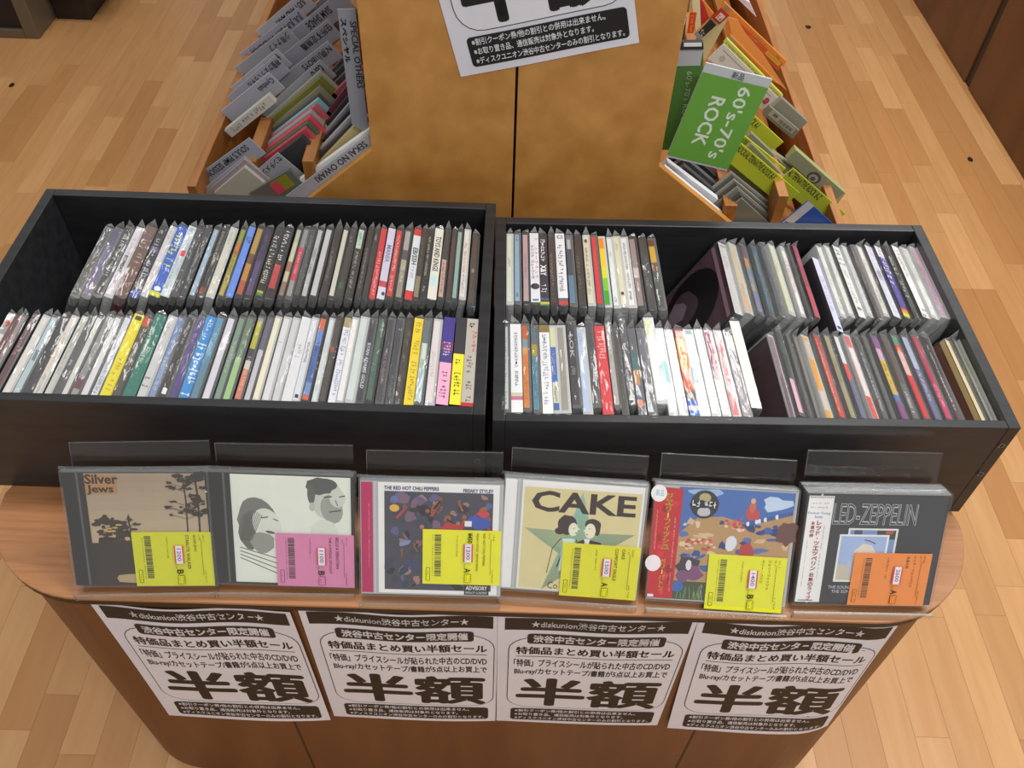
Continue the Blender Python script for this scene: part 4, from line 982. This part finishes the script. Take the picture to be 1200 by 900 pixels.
for c_, hw, yl, ys in ((w1, .008, .62, .018), (w2, .008, .15, .042), (w3, .009, .62, .0135), (w4, .007, .12, .0135)):
    x0, x1, zz = c_[0] - hw, c_[0] + hw, c_[2]
    MB().box(x0, x1, ys, yl, HC - .80, zz).build('bin_wall', LIPW, rk, .001)
# slanted filler board in the outer left bin
A = aty(228, 200, 1.0); B = aty(300, 146, 1.0)
def slant(name, p1, p2, Y, h, dy, mt, parent=None):
    A = aty(*p1, Y); B = aty(*p2, Y); d = B - A; d /= np.linalg.norm(d); dn = np.array([d[2], 0, -d[0]])
    if dn[2] > 0: dn = -dn
    return A, B, d, dn
A, B, d, dn = slant('', (231, 204), (303, 150), .99, 0, 0, None)
A2 = A + dn * .004; B2 = B + dn * .004
for x0, x1, zz in ((-.419, -.373, HC - .80), (-.357, -.297, HC - .79), (-.279, -.185, HC - .77)):
    for sg in (-1, 1):
        xa, xb = (x0, x1) if sg < 0 else (-x1 + .006, -x0 + .006)
        za, zb = (zz, zz + (x1 - x0) * .75) if sg < 0 else (zz + (x1 - x0) * .75, zz)
        MB().prism([W(xa, .98, za - .008), W(xb, .98, zb - .008), W(xb, .98, zb), W(xa, .98, za)], (0, 2.1, 0)).build('slanted_board', LIPW, rk)

# --- rack contents: slabs standing across the bins, each in its own upright plane
def yplane(p, xr): r = ray(*p); return abs(r[1] * xr / r[0])
def plate(name, label, cat, group, Y, q, th, colr, paint=None, mt=None, sleeve=False, side='b9bcc0'):
    """q: four image corners (A far-left end of top edge, B other end, then below) put on the plane y=Y"""
    P = [aty(*c, Y) for c in q]
    o0 = P[0].copy(); root = empty(name, label, cat, group, tuple(o0))
    pts = [p - o0 for p in P]
    a2 = sum(pts[i][0] * pts[(i + 1) % 4][2] - pts[(i + 1) % 4][0] * pts[i][2] for i in range(4))
    if a2 < 0: pts = pts[::-1]
    if th < .003:
        MB().prism([tuple(p) for p in pts], (0, th, 0)).build('card', mat_c(side if cat == 'divider card' else colr), root)
    else:
        MB().prism([tuple(p) for p in pts], (0, th, 0)).build('case', mat_c(colr), root, .0006)
    if paint:
        U = P[1] - P[0]; Lu = np.linalg.norm(U); U /= Lu
        V = P[0] - P[3]; V -= U * (U @ V); Lv = np.linalg.norm(V); V /= Lv
        # frame: u along top edge from A to B, v from the lower edge up to the top edge (0..Lv)
        Np = np.cross(U, V)
        s = 1 if Np[1] < 0 else -1
        if s > 0: a = Art(P[0] - V * Lv - o0 + np.array([0, -.0006, 0]), U, V, .0001)
        else: a = Art(P[0] - V * Lv - o0 + np.array([0, -.0006, 0]), U, V, -.0001)
        a.eps = .0001 * s
        paint(a, Lu, Lv)
        a.build('card_print', PRINT, root)
    return root
MC = {}
def mat_c(c):
    if c not in MC: MC[c] = mat('card_' + c, c, .4)
    return MC[c]
CG = 'divider cards in the left bins of the rear rack'
def c2(x, y): return (200 + x / 3.752, y / 3.75)
def c3(x, y): return (760 + x / 3.333, y / 3.333)
def r3(x, y): return (780 + x / 7.5, y / 7.5)
def r4(x, y): return (840 + x / 5.625, 110 + y / 5.625)
def edgecard(name, label, cat, group, p1, p2, hpx, Y, th, colr, text=None, tr=(.3, .95), tv=(.25, .8), tc='26262c', marks=False, extra=None, tpx=7.5, hr=0):
    """p1 = outer low end of the top edge, p2 = inner high end; face hangs inwards by hpx pixels"""
    P1, P2 = aty(*p1, Y), aty(*p2, Y); d = (P2 - P1); L = np.linalg.norm(d); d /= L
    dn = np.array([d[2], 0, -d[0]]); dn = dn if dn[2] < 0 else -dn
    h = hpx * abs(P1[1]) / F * 1.176; th_ = tpx * abs(P1[1]) / F * 1.3; h = (hr or max(h, .045)) if cat == 'cd' else max(h, .03)
    o0 = P1.copy(); root = empty(name, label, cat, group, tuple(o0))
    z = np.zeros(3); pts = [z, d * L, d * L + dn * h, dn * h]
    a2 = sum(pts[i][0] * pts[(i + 1) % 4][2] - pts[(i + 1) % 4][0] * pts[i][2] for i in range(4))
    if a2 < 0: pts = pts[::-1]
    MB().prism([tuple(p) for p in pts], (0, th, 0)).build('card' if cat == 'divider card' else 'case', mat_c(colr), root, .0004)
    if text or extra:
        # text runs from p2 down to p1 on the left rack (tops inwards); from p1... on the right rack from inner to outer too
        left = P1[0] < 0
        if left: a = Art(d * L + np.array([0, -.0005, 0]), -d, dn, .0001)
        else: a = Art(d * L + np.array([0, -.0005, 0]), -d, -dn, .0001)
        # left: u from inner end outwards, v = inwards/down (text tops point down-right)
        if text:
            v0, v1 = th_ * .35, th_ * 1.35
            if not left: v0, v1 = -th_ * 1.2, -th_ * .2
            if marks: a.marks(L * tr[0], v0, L * tr[1], v1, tc)
            else: a.text(text, L * tr[0], v0, L * tr[1], v1, tc, .012)
        if extra: extra(a, L, h)
        a.build('lettering' if cat == 'divider card' else 'print', PRINT, root)
    return root
GRY = 'a4a6b2'; GR2 = 'b2b4be'
T_ = 'grey divider card lettered '
edgecard('divider_card', T_ + 'SEKAI NO OWARI, lowest beside the end panel', 'divider card', CG, c2(505, 862), c2(862, 592), 30, .964, .0015, GR2, 'SEKAI NO OWARI', (.06, .66), (.35, .8))
edgecard('divider_card', T_ + 'in Japanese, standing out beside the lowest left bin wall', 'divider card', CG, c2(255, 855), c2(470, 670), 42, .985, .0015, 'a5a6ae', 'センチメンタル・シティ・ロ', (.02, .96), (.18, .48))
edgecard('divider_card', T_ + "SOUL'S PIMP SESSIONS, outer left bin nearest the crate", 'divider card', CG, c2(75, 802), c2(345, 605), 12, 1.0, .0015, GRY, "SOUL'S PIMP SESSIONS", (.1, .78), (.3, .95))
edgecard('divider_card', T_ + 'with five bold Japanese characters, outer left bin near crate', 'divider card', CG, c2(95, 868), c2(325, 688), 22, .983, .0015, GRY, '相対性理論', (.03, .48), (.12, .55))
edgecard('divider_card', T_ + 'Cymbals, outer left bin above the wooden board', 'divider card', CG, c2(220, 490), c2(430, 320), 17, 1.12, .004, GRY, 'Cymbals', (.02, .3), (.25, .8))
edgecard('divider_card', T_ + 'with handwritten Japanese, directly above the Cymbals card', 'divider card', CG, c2(248, 425), c2(455, 245), 16, 1.156, .002, GRY, '神聖かまってちゃん', (.0, .62), (.15, .6))
edgecard('divider_card', T_ + 'free two, narrow strip between two Japanese cards', 'divider card', CG, c2(262, 385), c2(465, 215), 10, 1.18, .002, 'aeb0ba', 'free two', (.05, .32), (.2, .9))
edgecard('divider_card', 'wide blank-ended grey divider card with four Japanese characters', 'divider card', CG, c2(280, 300), c2(510, 120), 18, 1.24, .003, '9c9ea8', '少年ナイフ', (.05, .4), (.25, .75))
edgecard('divider_card', T_ + 'JUN SKY WALKER(S), upper outer left bin', 'divider card', CG, c2(300, 240), c2(560, 35), 17, 1.30, .002, 'a3a6b8', 'JUL JUN SKY WALKER(S)', (.03, .85), (.3, .75))
edgecard('divider_card', T_ + 'JUDY AND MARY, topmost in the outer left bin', 'divider card', CG, c2(370, 140), c2(580, -40), 16, 1.36, .002, 'b4b6c0', 'JUDY AND MARY', (.08, .66), (.3, .8))
edgecard('divider_card', T_ + 'SIAM SHADE, upper middle left bin', 'divider card', CG, c2(520, 145), c2(745, -40), 20, 1.26, .002, '9ea1b0', 'SIAM SHADE', (.28, .72), (.3, .7))
edgecard('divider_card', T_ + 'with six heavy Japanese characters, middle left bin', 'divider card', CG, c2(430, 290), c2(690, 85), 22, 1.20, .002, '9a9ca8', '住所不定無職', (.02, .5), (.12, .5))
edgecard('divider_card', T_ + 'BOYS in bold, just above the cero card', 'divider card', CG, c2(440, 372), c2(690, 180), 14, 1.165, .002, 'a2a4b0', "N'夙川BOYS", (.03, .5), (.1, .8))
edgecard('divider_card', T_ + 'cero, middle left bin', 'divider card', CG, c2(395, 495), c2(655, 262), 24, 1.12, .002, '9d9ea6', 'cero', (.04, .2), (.15, .5))
# upright card on the ridge
def sp(a, Lu, Lv):
    pass
def special():
    Y = .975; q = [aty(*c, Y) for c in (c2(732, 40), c2(811, 40), c2(872, 590), c2(796, 545))]
    o0 = q[0].copy(); root = empty('divider_card', 'tall upright grey divider card lettered SPECIAL OTHERS on the ridge', 'divider card', CG, tuple(o0))
    pts = [p - o0 for p in q][::-1]
    MB().prism([tuple(p) for p in pts], (0, .0015, 0)).build('card', mat_c('8f929c'), root)
    Vd = (q[3] - q[0]); Lv = np.linalg.norm(Vd); Vd /= Lv; U = np.array([-Vd[2], 0, Vd[0]]); U = U if U[0] > 0 else -U; wd = (q[1] - q[0]) @ U
    a = Art(np.array([0, -.0008, 0]), U, -Vd, .0001)
    a.text('SPECIAL OTHERS', wd * .62, -Lv * .66, wd * .98, -Lv * .09, '26262c', .01, -90)
    s = 'スペシャル'
    for i, ch in enumerate(s): a.text(ch, wd * .12, -Lv * (.06 + .075 * (i + 1)), wd * .4, -Lv * (.07 + .075 * i), '1c1c20', .02, -90)
    a.build('lettering', PRINT, root)
special()
# CDs standing in the left bins (top edges show as slanting stripes)
BG = 'CDs standing in the left bins of the rear rack'
def rackcd(label, p1, p2, Y, th, colr, hpx=10, grp=BG, **k):
    return edgecard('cd_case', label, 'cd', grp, p1, p2, hpx, Y, th, colr, **k)
inner = [((505, 835), (872, 568), 'e8eae8', 'bright white CD right above the SEKAI card', .9), ((622, 748), (812, 548), 'b8a878', 'beige CD in the inner left bin', .985),
         ((640, 690), (795, 540), '4c4444', 'dark brownish CD above the beige one, inner left bin', 1.0), ((655, 655), (800, 500), 'a8acb0', 'silver CD above the dark brownish one, inner bin', 1.01),
         ((662, 620), (790, 480), '34363a', 'black CD between two silver ones, inner left bin', 1.03), ((670, 590), (785, 455), '9ca0a8', 'second silver CD up, inner left bin', 1.045),
         ((668, 560), (780, 420), '3c3438', 'dark CD below the maroon one, inner left bin', 1.06), ((668, 515), (780, 370), '6c3c48', 'maroon CD in the inner left bin', 1.08),
         ((680, 445), (775, 350), 'b05c68', 'rose CD above the maroon one, inner left bin', 1.10), ((685, 400), (765, 320), '5c5c60', 'grey CD above the rose one, inner left bin', 1.13),
         ((690, 355), (760, 285), '4c4c52', 'charcoal CD high in the inner left bin', 1.16), ((700, 320), (757, 255), '64646a', 'ash grey CD high in the inner left bin', 1.18), ((705, 285), (752, 228), 'c04c50', 'red CD at the top of the inner left bin', 1.2)]
for i, (a_, b_, c_, l_, Y_) in enumerate(inner):
    rackcd(l_, c2(*a_), c2(*b_), max(Y_, .97 + .004 * i), .008, c_, 12 if i != 7 else 20)
mid = [((385, 745), (575, 600), '3c3c3e', 'black CD lowest in the middle left bin', 1.005), ((380, 720), (590, 565), 'c04c58', 'crimson CD above the black one, middle left bin', 1.02),
       ((385, 700), (600, 540), '4c6c50', 'dark green CD between two crimson ones, middle left bin', 1.03), ((378, 690), (610, 515), 'd84a5c', 'bright red sleeved CD in the middle left bin', 1.04),
       ((378, 665), (615, 490), 'a8a8a8', 'silvery CD above the bright red one, middle bin', 1.055), ((385, 650), (635, 465), 'd06474', 'coral CD below the aqua one, middle left bin', 1.07),
       ((395, 635), (645, 438), '88c0c4', 'aqua CD in the middle left bin', 1.08), ((400, 610), (650, 415), '5c5a54', 'murky grey CD above the aqua one', 1.09),
       ((400, 590), (655, 380), '8c8878', 'greyish tan CD in the middle left bin', 1.095), ((398, 565), (655, 345), '74762c', 'olive CD just below the cero card stack', 1.10), ((395, 545), (655, 315), 'a0a094', 'pale clear CD directly under the cero card', 1.108)]
for i, (a_, b_, c_, l_, Y_) in enumerate(mid): rackcd(l_, c2(*a_), c2(*b_), Y_, .008, c_, 11)
rackcd('white CD with small print below the Cymbals card', c2(235, 575), c2(430, 418), 1.09, .009, 'c8c8c0', 8, hr=.014, extra=lambda a, L, h: a.marks(L * .1, h * .2, L * .9, h * .8, '8c8c88'))
rackcd('pale CD lowest in the outer left bin', c2(190, 850), c2(325, 735), .972, .009, 'b8b4a8', 14)
rackcd('pinkish grey CD in the outer left bin', c2(150, 850), c2(325, 700), .978, .004, 'a09498', 10)
rackcd('dark green sleeved CD behind the JUN SKY card', c2(600, 120), c2(760, -10), 1.33, .009, '5c6458', 14)
rackcd('grey sleeved CD above the dark green sleeved one', c2(590, 60), c2(700, -40), 1.38, .009, '8c9094', 14)
def small(a, L, h): a.rect(L * .12, h * .05, L * .5, h * .5, '8c8c28'); a.rect(L * .35, h * .1, L * .55, h * .5, 'd8485c'); 
rackcd('small olive and pink tipped CD in front of the Japanese card', c2(345, 850), c2(520, 745), .968, .006, '6c6c64', 22, extra=small)

# right bins
DG = 'divider cards in the right bins of the rear rack'
def vcard():
    Y = .972; q = [aty(*c, Y) for c in (r3(95, 435), r3(330, 430), c3(215, 590), c3(42, 585))]
    o0 = q[0].copy(); root = empty('divider_card', "upright green divider card behind the large 60's-70's ROCK card", 'divider card', DG, tuple(o0))
    MB().prism([tuple(p - o0) for p in q][::-1], (0, .0015, 0)).build('card', mat_c('4c7c34'), root)
    U = q[1] - q[0]; Lu = np.linalg.norm(U); U /= Lu; Vd = np.array([U[2], 0, -U[0]]); Vd = Vd if Vd[2] < 0 else -Vd; Lv = np.linalg.norm(q[3] - q[0])
    a = Art(np.array([0, -.0008, 0]), U, -Vd, .0001)
    a.poly([(0, 0), (Lu, 0), (Lu * .97, -Lv * .15), (-.001, -Lv * .15)], 'b4b8bc'); a.text("60's-70's ROCK", Lu * .5, -Lv * .75, Lu * .72, -Lv * .2, 'a8c498', .0, -90)
    a.build('lettering', PRINT, root)
    c = [aty(*k, Y - .004) for k in (r3(105, 372), r3(330, 370), r3(335, 435), r3(100, 435))]
    MB().prism([tuple(p - o0) for p in c][::-1], (0, .006, 0)).build('clip', BLACKP, root)
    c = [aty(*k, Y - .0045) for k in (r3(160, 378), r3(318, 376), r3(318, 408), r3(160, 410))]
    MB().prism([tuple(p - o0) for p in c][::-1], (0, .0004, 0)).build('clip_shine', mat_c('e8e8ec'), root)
vcard()
def rock():
    Y = .938; q = [aty(*c, Y) for c in (c3(225, 245), c3(485, 310), c3(305, 668), c3(70, 612))]
    o0 = q[3].copy(); root = empty('divider_card', "large tilted green card lettered 60's-70's ROCK in white", 'divider card', DG, tuple(o0))
    MB().prism([tuple(p - o0) for p in q][::-1], (0, .002, 0)).build('card', mat_c('c4c8cc'), root)
    def B(s, t):       # bilinear: s across, t down
        top = q[0] * (1 - s) + q[1] * s; bot = q[3] * (1 - s) + q[2] * s; return top * (1 - t) + bot * t - o0
    n = np.array([0, -1., 0]); a = Art(eps=.00006, fn=lambda u, v: (B(u, v) + n * .0004, n))
    a.k = 1; a.lim = 9; a.fl = -1
    def rr(u0, v0, u1, v1, c): a.k += 1; m = len(a.v); a.v += [a.P(u0, v1), a.P(u1, v1), a.P(u1, v0), a.P(u0, v0)]; a.f.append([m, m + 1, m + 2, m + 3]); a.c.append(lin(c))
    rr(.0, .088, 1, .975, '68a43c')
    def tx(t, u0, v0, u1, v1, c, rot, bold=.01):
        g, f = glyphs(t, bold); lo = g.min(0); hi = g.max(0); q2 = (g - lo) / (hi - lo); a.k += 1; m = len(a.v)
        if rot: pts = [(u0 + y * (u1 - u0), v0 + x * (v1 - v0)) for x, y in q2]
        else: pts = [(u0 + x * (u1 - u0), v1 - y * (v1 - v0)) for x, y in q2]
        a.v += [a.P(*p) for p in pts]; a.f += [[m + i for i in p] for p in f]; a.c += [lin(c)] * len(f)
    tx('新品', .42, .012, .60, .078, '1c1c20', False, 0)
    tx("60's-70's", .60, .13, .80, .90, 'dce8d4', True, .012); tx('ROCK', .27, .28, .49, .80, 'dce8d4', True, .02)
    a.build('lettering', PRINT, root)
rock()
def bandtext(t, u0=.05, u1=.6):
    return None
YL = 'b9c232'
edgecard('divider_card', 'long yellow divider card in the middle right bin, foremost', 'divider card', DG, r4(548, 655), r4(160, 325), 21, 1.0, .002, YL, 'ROCK/ALTERNATIVE ROCK B-F', (.02, .62), (.1, .38))
edgecard('divider_card', 'yellow divider card just behind the foremost yellow one', 'divider card', DG, r4(455, 495), r4(175, 270), 12, 1.04, .003, YL, 'ALTERNATIVE ROCK B-I', (-.1, .35), (.15, .6))
edgecard('divider_card', 'short yellow divider card highest in the middle right bin', 'divider card', DG, r4(440, 320), r4(245, 140), 20, 1.09, .003, YL, 'ROCK A-I', (-.05, .28), (.15, .45))
edgecard('divider_card', 'yellow divider card in the outer right bin', 'divider card', DG, r4(850, 790), r4(505, 490), 17, 1.008, .002, 'b4bd34', 'ALTERNATIVE ROCK B-Z', (.0, .58), (.1, .4))
def bluet(a, L, h):
    a.rect(-.0, -h, L, -h * .85, '2458b0')
plate('divider_card', 'blue divider card with white strip at the crate edge', 'divider card', DG, .965, [r4(390, 880), r4(600, 705), r4(790, 880), r4(600, 1060)], .0015, '2458b4', lambda a, Lu, Lv: (a.rect(0, Lv * .82, Lu, Lv, 'c8ccd4'), a.text('新品', Lu * .08, Lv * .85, Lu * .3, Lv * .98, '1c1c24', .03)), side='2458b4')
RG = 'CDs standing in the right bins of the rear rack'
def obi(a, L, h): a.marks(L * .1, -h * .8, L * .9, -h * .3, '7c90a0'); a.rect(L * .7, -h * .8, L * .84, -h * .2, '8c949c')
rackcd('thin white CD lowest in the inner right bin', c3(300, 842), c3(65, 650), .966, .006, 'e0e2e8', 3, RG)
rackcd('white CD with grey print in the inner right bin', c3(272, 780), c3(75, 632), .975, .010, 'd4dadf', 13, RG, extra=obi)
for i in range(3): rackcd(('dark grey CD', 'slate grey CD', 'black CD')[i] + ' behind the white ones, inner right bin', c3(285 - i * 8, 770 - i * 38), c3(140, 650 - i * 34), .995 + i * .02, .010, ('4a4a4e', '5a5a60', '34343a')[i], 9, RG)
for i in range(8):
    rackcd('clear grey CD below the yellow cards, ' + ('nearest the crate', 'second from the crate', 'third from the crate', 'fourth from the crate', 'fifth from the crate', 'sixth from the crate', 'third below the yellow card', 'touching the yellow card')[i], r4(450 - i * 3, 950 - i * 24), r4(165 - i * 10, 690 - i * 25), .968 + i * .0045, .004, ('7c7c70', '4c4c48', '6c6c64', '8c8c80', '54544e', '94948a', '5e5e56', 'a0a094')[i], 6, RG)
for i in range(2): rackcd(('olive tinted clear CD behind the foremost yellow card', 'grey clear CD behind the second yellow card')[i], r4(520 - i * 60, 620 - i * 140), r4(230, 330 - i * 70), 1.015 + i * .04, .008, ('8a8c5c', '8c8c78')[i], 8, RG)
def barc(a, Lu, Lv):
    a.rect(Lu * .1, Lv * .3, Lu * .9, Lv * .95, 'a09c88'); a.rect(Lu * .2, Lv * .55, Lu * .33, Lv * .85, '5c5c54')
    for i in range(9): a.rect(Lu * (.42 + i * .05), Lv * .4, Lu * (.42 + i * .05 + .02 + .01 * (i % 2)), Lv * .75, '3c3c38', 0)
plate('cd_case', 'grey CD back with barcode in the outer right bin', 'cd', RG, 1.16, [r4(315, 135), r4(500, 290), r4(600, 185), r4(430, 30)][::1], .01, '8c8a7c', None)
plate('cd_case', 'small barcoded CD leaning at the outer right bin wall', 'cd', RG, 1.145, [r4(350, 85), r4(545, 245), r4(500, 300), r4(305, 140)], .008, '7c7a6c', barc)
def disc(a, Lu, Lv):
    a.rect(Lu * .02, Lv * .05, Lu * .98, Lv * .95, '8a8c74'); a.ell(Lu * .5, Lv * .35, Lv * .6, Lv * .45, '4c4c46', 24); a.ell(Lu * .5, Lv * .3, Lv * .4, Lv * .3, '9a9a8c', 20); a.ell(Lu * .5, Lv * .25, Lv * .22, Lv * .18, '54544c', 16)
plate('cd_case', 'clear CD showing part of its disc, outer right bin', 'cd', RG, 1.05, [r4(520, 365), r4(850, 655), r4(790, 735), r4(460, 440)], .012, 'a4ac74', disc)
rackcd('crumpled clear sleeved CD above the outer yellow card', r4(560, 520), r4(370, 385), 1.06, .01, '8c8e78', 10, RG)
# orange group
plate('price_sheet', 'long orange printed price sheet in the outer right bin', 'sheet', None, 1.33, [r3(520, 20), r3(1065, 540), r3(1035, 590), r3(490, 62)], .006, 'dc8a3c', lambda a, Lu, Lv: (a.rect(Lu * .03, Lv * .25, Lu * .1, Lv * .85, '8c8478'), a.marks(Lu * .38, Lv * .3, Lu * .68, Lv * .7, '8c5020'), a.rect(0, Lv * .95, Lu, Lv, 'e8a860'), a.marks(Lu * .86, Lv * .3, Lu * .92, Lv * .7, '7c3c18')))
plate('price_sheet', 'red and yellow ended orange sheet under the long one', 'sheet', None, 1.30, [r3(620, 165), r3(1030, 560), r3(985, 625), r3(640, 250)], .001, 'c45a30', lambda a, Lu, Lv: (a.rect(Lu * .68, 0, Lu * .98, Lv * .9, 'd0a034'), a.marks(Lu * .72, Lv * .3, Lu * .92, Lv * .6, '7c6420'), a.marks(Lu * .35, Lv * .4, Lu * .5, Lv * .7, 'f0c8a8')))
def curled():
    pts = [(520, 200, .0), (545, 150, 0), (630, 170, 0), (700, 290, 0), (860, 480, 0), (1070, 800, 0), (880, 640, 0), (590, 330, 0), (535, 310, 0)]
    P = [aty(*r3(x, y), 1.27 + (.004 if k in (0, 8) else 0)) for k, (x, y, _) in enumerate(pts)]; o0 = P[0].copy()
    root = empty('price_sheet', 'curled plain orange paper sheet in the right bin', 'sheet', None, tuple(o0))
    MB().prism([tuple(p - o0) for p in P][::-1], (0, .0008, 0)).build('paper', mat_c('ea9c50'), root)
curled()
plate('cd_case', 'yellow green edged CD with orange band behind the green card', 'cd', RG, 1.22, [r3(545, 345), r3(1035, 845), r3(990, 870), r3(510, 385)], .008, 'c8cc60', lambda a, Lu, Lv: (a.marks(Lu * .02, Lv * .2, Lu * .6, Lv * .7, '3c5c20'), a.marks(Lu * .72, Lv * .3, Lu * .95, Lv * .7, '3c5c20')))
plate('cd_case', 'orange edged CD with grey stamp behind the yellow green one', 'cd', RG, 1.235, [r3(575, 315), r3(1000, 745), r3(900, 700), r3(545, 350)], .008, 'c47c30', lambda a, Lu, Lv: (a.rect(Lu * .0, Lv * .1, Lu * .08, Lv * .9, '8c8c80'), a.marks(Lu * .15, Lv * .3, Lu * .6, Lv * .65, '8c5020')))
def wc(a, Lu, Lv):
    a.rect(Lu * .03, Lv * .05, Lu * .97, Lv * .95, 'd4d4cc'); a.ell(Lu * .38, Lv * .55, Lv * .12, Lv * .12, 'b83434', 18); a.marks(Lu * .34, Lv * .5, Lu * .42, Lv * .6, 'e8d8d0'); a.ell(Lu * .12, Lv * .5, Lv * .16, Lv * .14, 'b4b8b0', 14, 0, .2); a.line([(Lu * .05, Lv * .8), (Lu * .9, Lv * .8)], .0006, '6c3c3c'); a.ell(Lu * .9, Lv * .5, Lv * .16, Lv * .18, 'b03040', 12); a.marks(Lu * .86, Lv * .45, Lu * .94, Lv * .58, 'e8d8d8')
plate('cd_case', 'white CD cover with round red stamp behind the green card', 'cd', RG, 1.205, [r3(510, 385), r3(1000, 870), r3(890, 965), r3(370, 520)], .002, 'd8d8d0', wc)
plate('price_sheet', 'cream paper with red and black labels, inner right bin', 'sheet', None, 1.20, [r3(490, 70), r3(560, 140), r3(350, 530), r3(200, 420)], .001, 'cfc494', None)
plate('price_sheet', 'red label with white characters on the cream paper', 'label', None, 1.195, [r3(490, 66), r3(562, 138), r3(472, 218), r3(402, 152)], .0008, 'b8342c', lambda a, Lu, Lv: (a.rect(Lu * .25, Lv * .2, Lu * .8, Lv * .75, 'd8c8b8'), a.marks(Lu * .3, Lv * .25, Lu * .75, Lv * .7, 'b03030')))
plate('price_sheet', 'black label on the cream paper beside the red one', 'label', None, 1.195, [r3(395, 168), r3(446, 222), r3(300, 352), r3(262, 312)], .0008, '2c2a28', lambda a, Lu, Lv: (a.marks(Lu * .2, Lv * .2, Lu * .8, Lv * .5, 'c8b8a8'), a.rect(0, 0, Lu, Lv * .2, '8c8c90')))
plate('cd_case', 'cream, yellow and red spined CD at the top of the inner right bin', 'cd', RG, 1.215, [r3(225, -20), r3(300, -20), r3(310, 240), r3(262, 290)], .004, 'e0dcb0', lambda a, Lu, Lv: (a.rect(Lu * .1, 0, Lu * .9, Lv * .6, 'd84424'), a.marks(Lu * .3, Lv * .05, Lu * .7, Lv * .55, 'f0d040', along='v')))
plate('cd_case', 'red CD beside the cream and yellow one, top of right bin', 'cd', RG, 1.225, [r3(300, -20), r3(330, 20), r3(385, 160), r3(312, 232)], .004, 'b82c30', lambda a, Lu, Lv: a.marks(Lu * .2, Lv * .3, Lu * .8, Lv * .6, 'e8d0d0'))
plate('cd_case', 'orange edged CD right of the red one, top of right bin', 'cd', RG, 1.24, [r3(310, -20), r3(425, 120), r3(380, 165), r3(330, 20)], .004, 'd8853c', None)
plate('cd_case', 'white and pink CD near the top of the outer right bin', 'cd', RG, 1.42, [r3(600, -60), r3(740, 20), r3(800, 155), r3(640, 0)], .008, 'd8ccd4', lambda a, Lu, Lv: a.marks(Lu * .2, Lv * .3, Lu * .9, Lv * .6, 'b05c80'))
plate('cd_case', 'slim glossy dark CD on the ridge above the black clip', 'cd', RG, 1.0, [r3(130, 150), r3(185, 150), r3(165, 375), r3(115, 375)], .006, '4c4a48', lambda a, Lu, Lv: a.rect(Lu * .1, Lv * .72, Lu * .9, Lv * .98, 'e8e8ec'))
plate('cd_case', 'slim clear sleeved CD at the top edge of the ridge', 'cd', RG, 1.03, [r3(165, -20), r3(222, -20), r3(205, 110), r3(160, 110)], .006, '6c7060', None)

# poster on the end panel
th = math.radians(13.8)
BL = aty(540, 90, YR - .0012)
def efn(u, v):
    return BL + np.array([math.cos(th) * u - math.sin(th) * v, -.0004 - .0012 * math.sin(u * 20) ** 2 * (1 - v / PHT), math.sin(th) * u + math.cos(th) * v]), np.array([0, -1., 0])
make_poster('sale_poster', 'tilted white half-price poster on the rear rack end panel', efn, None)
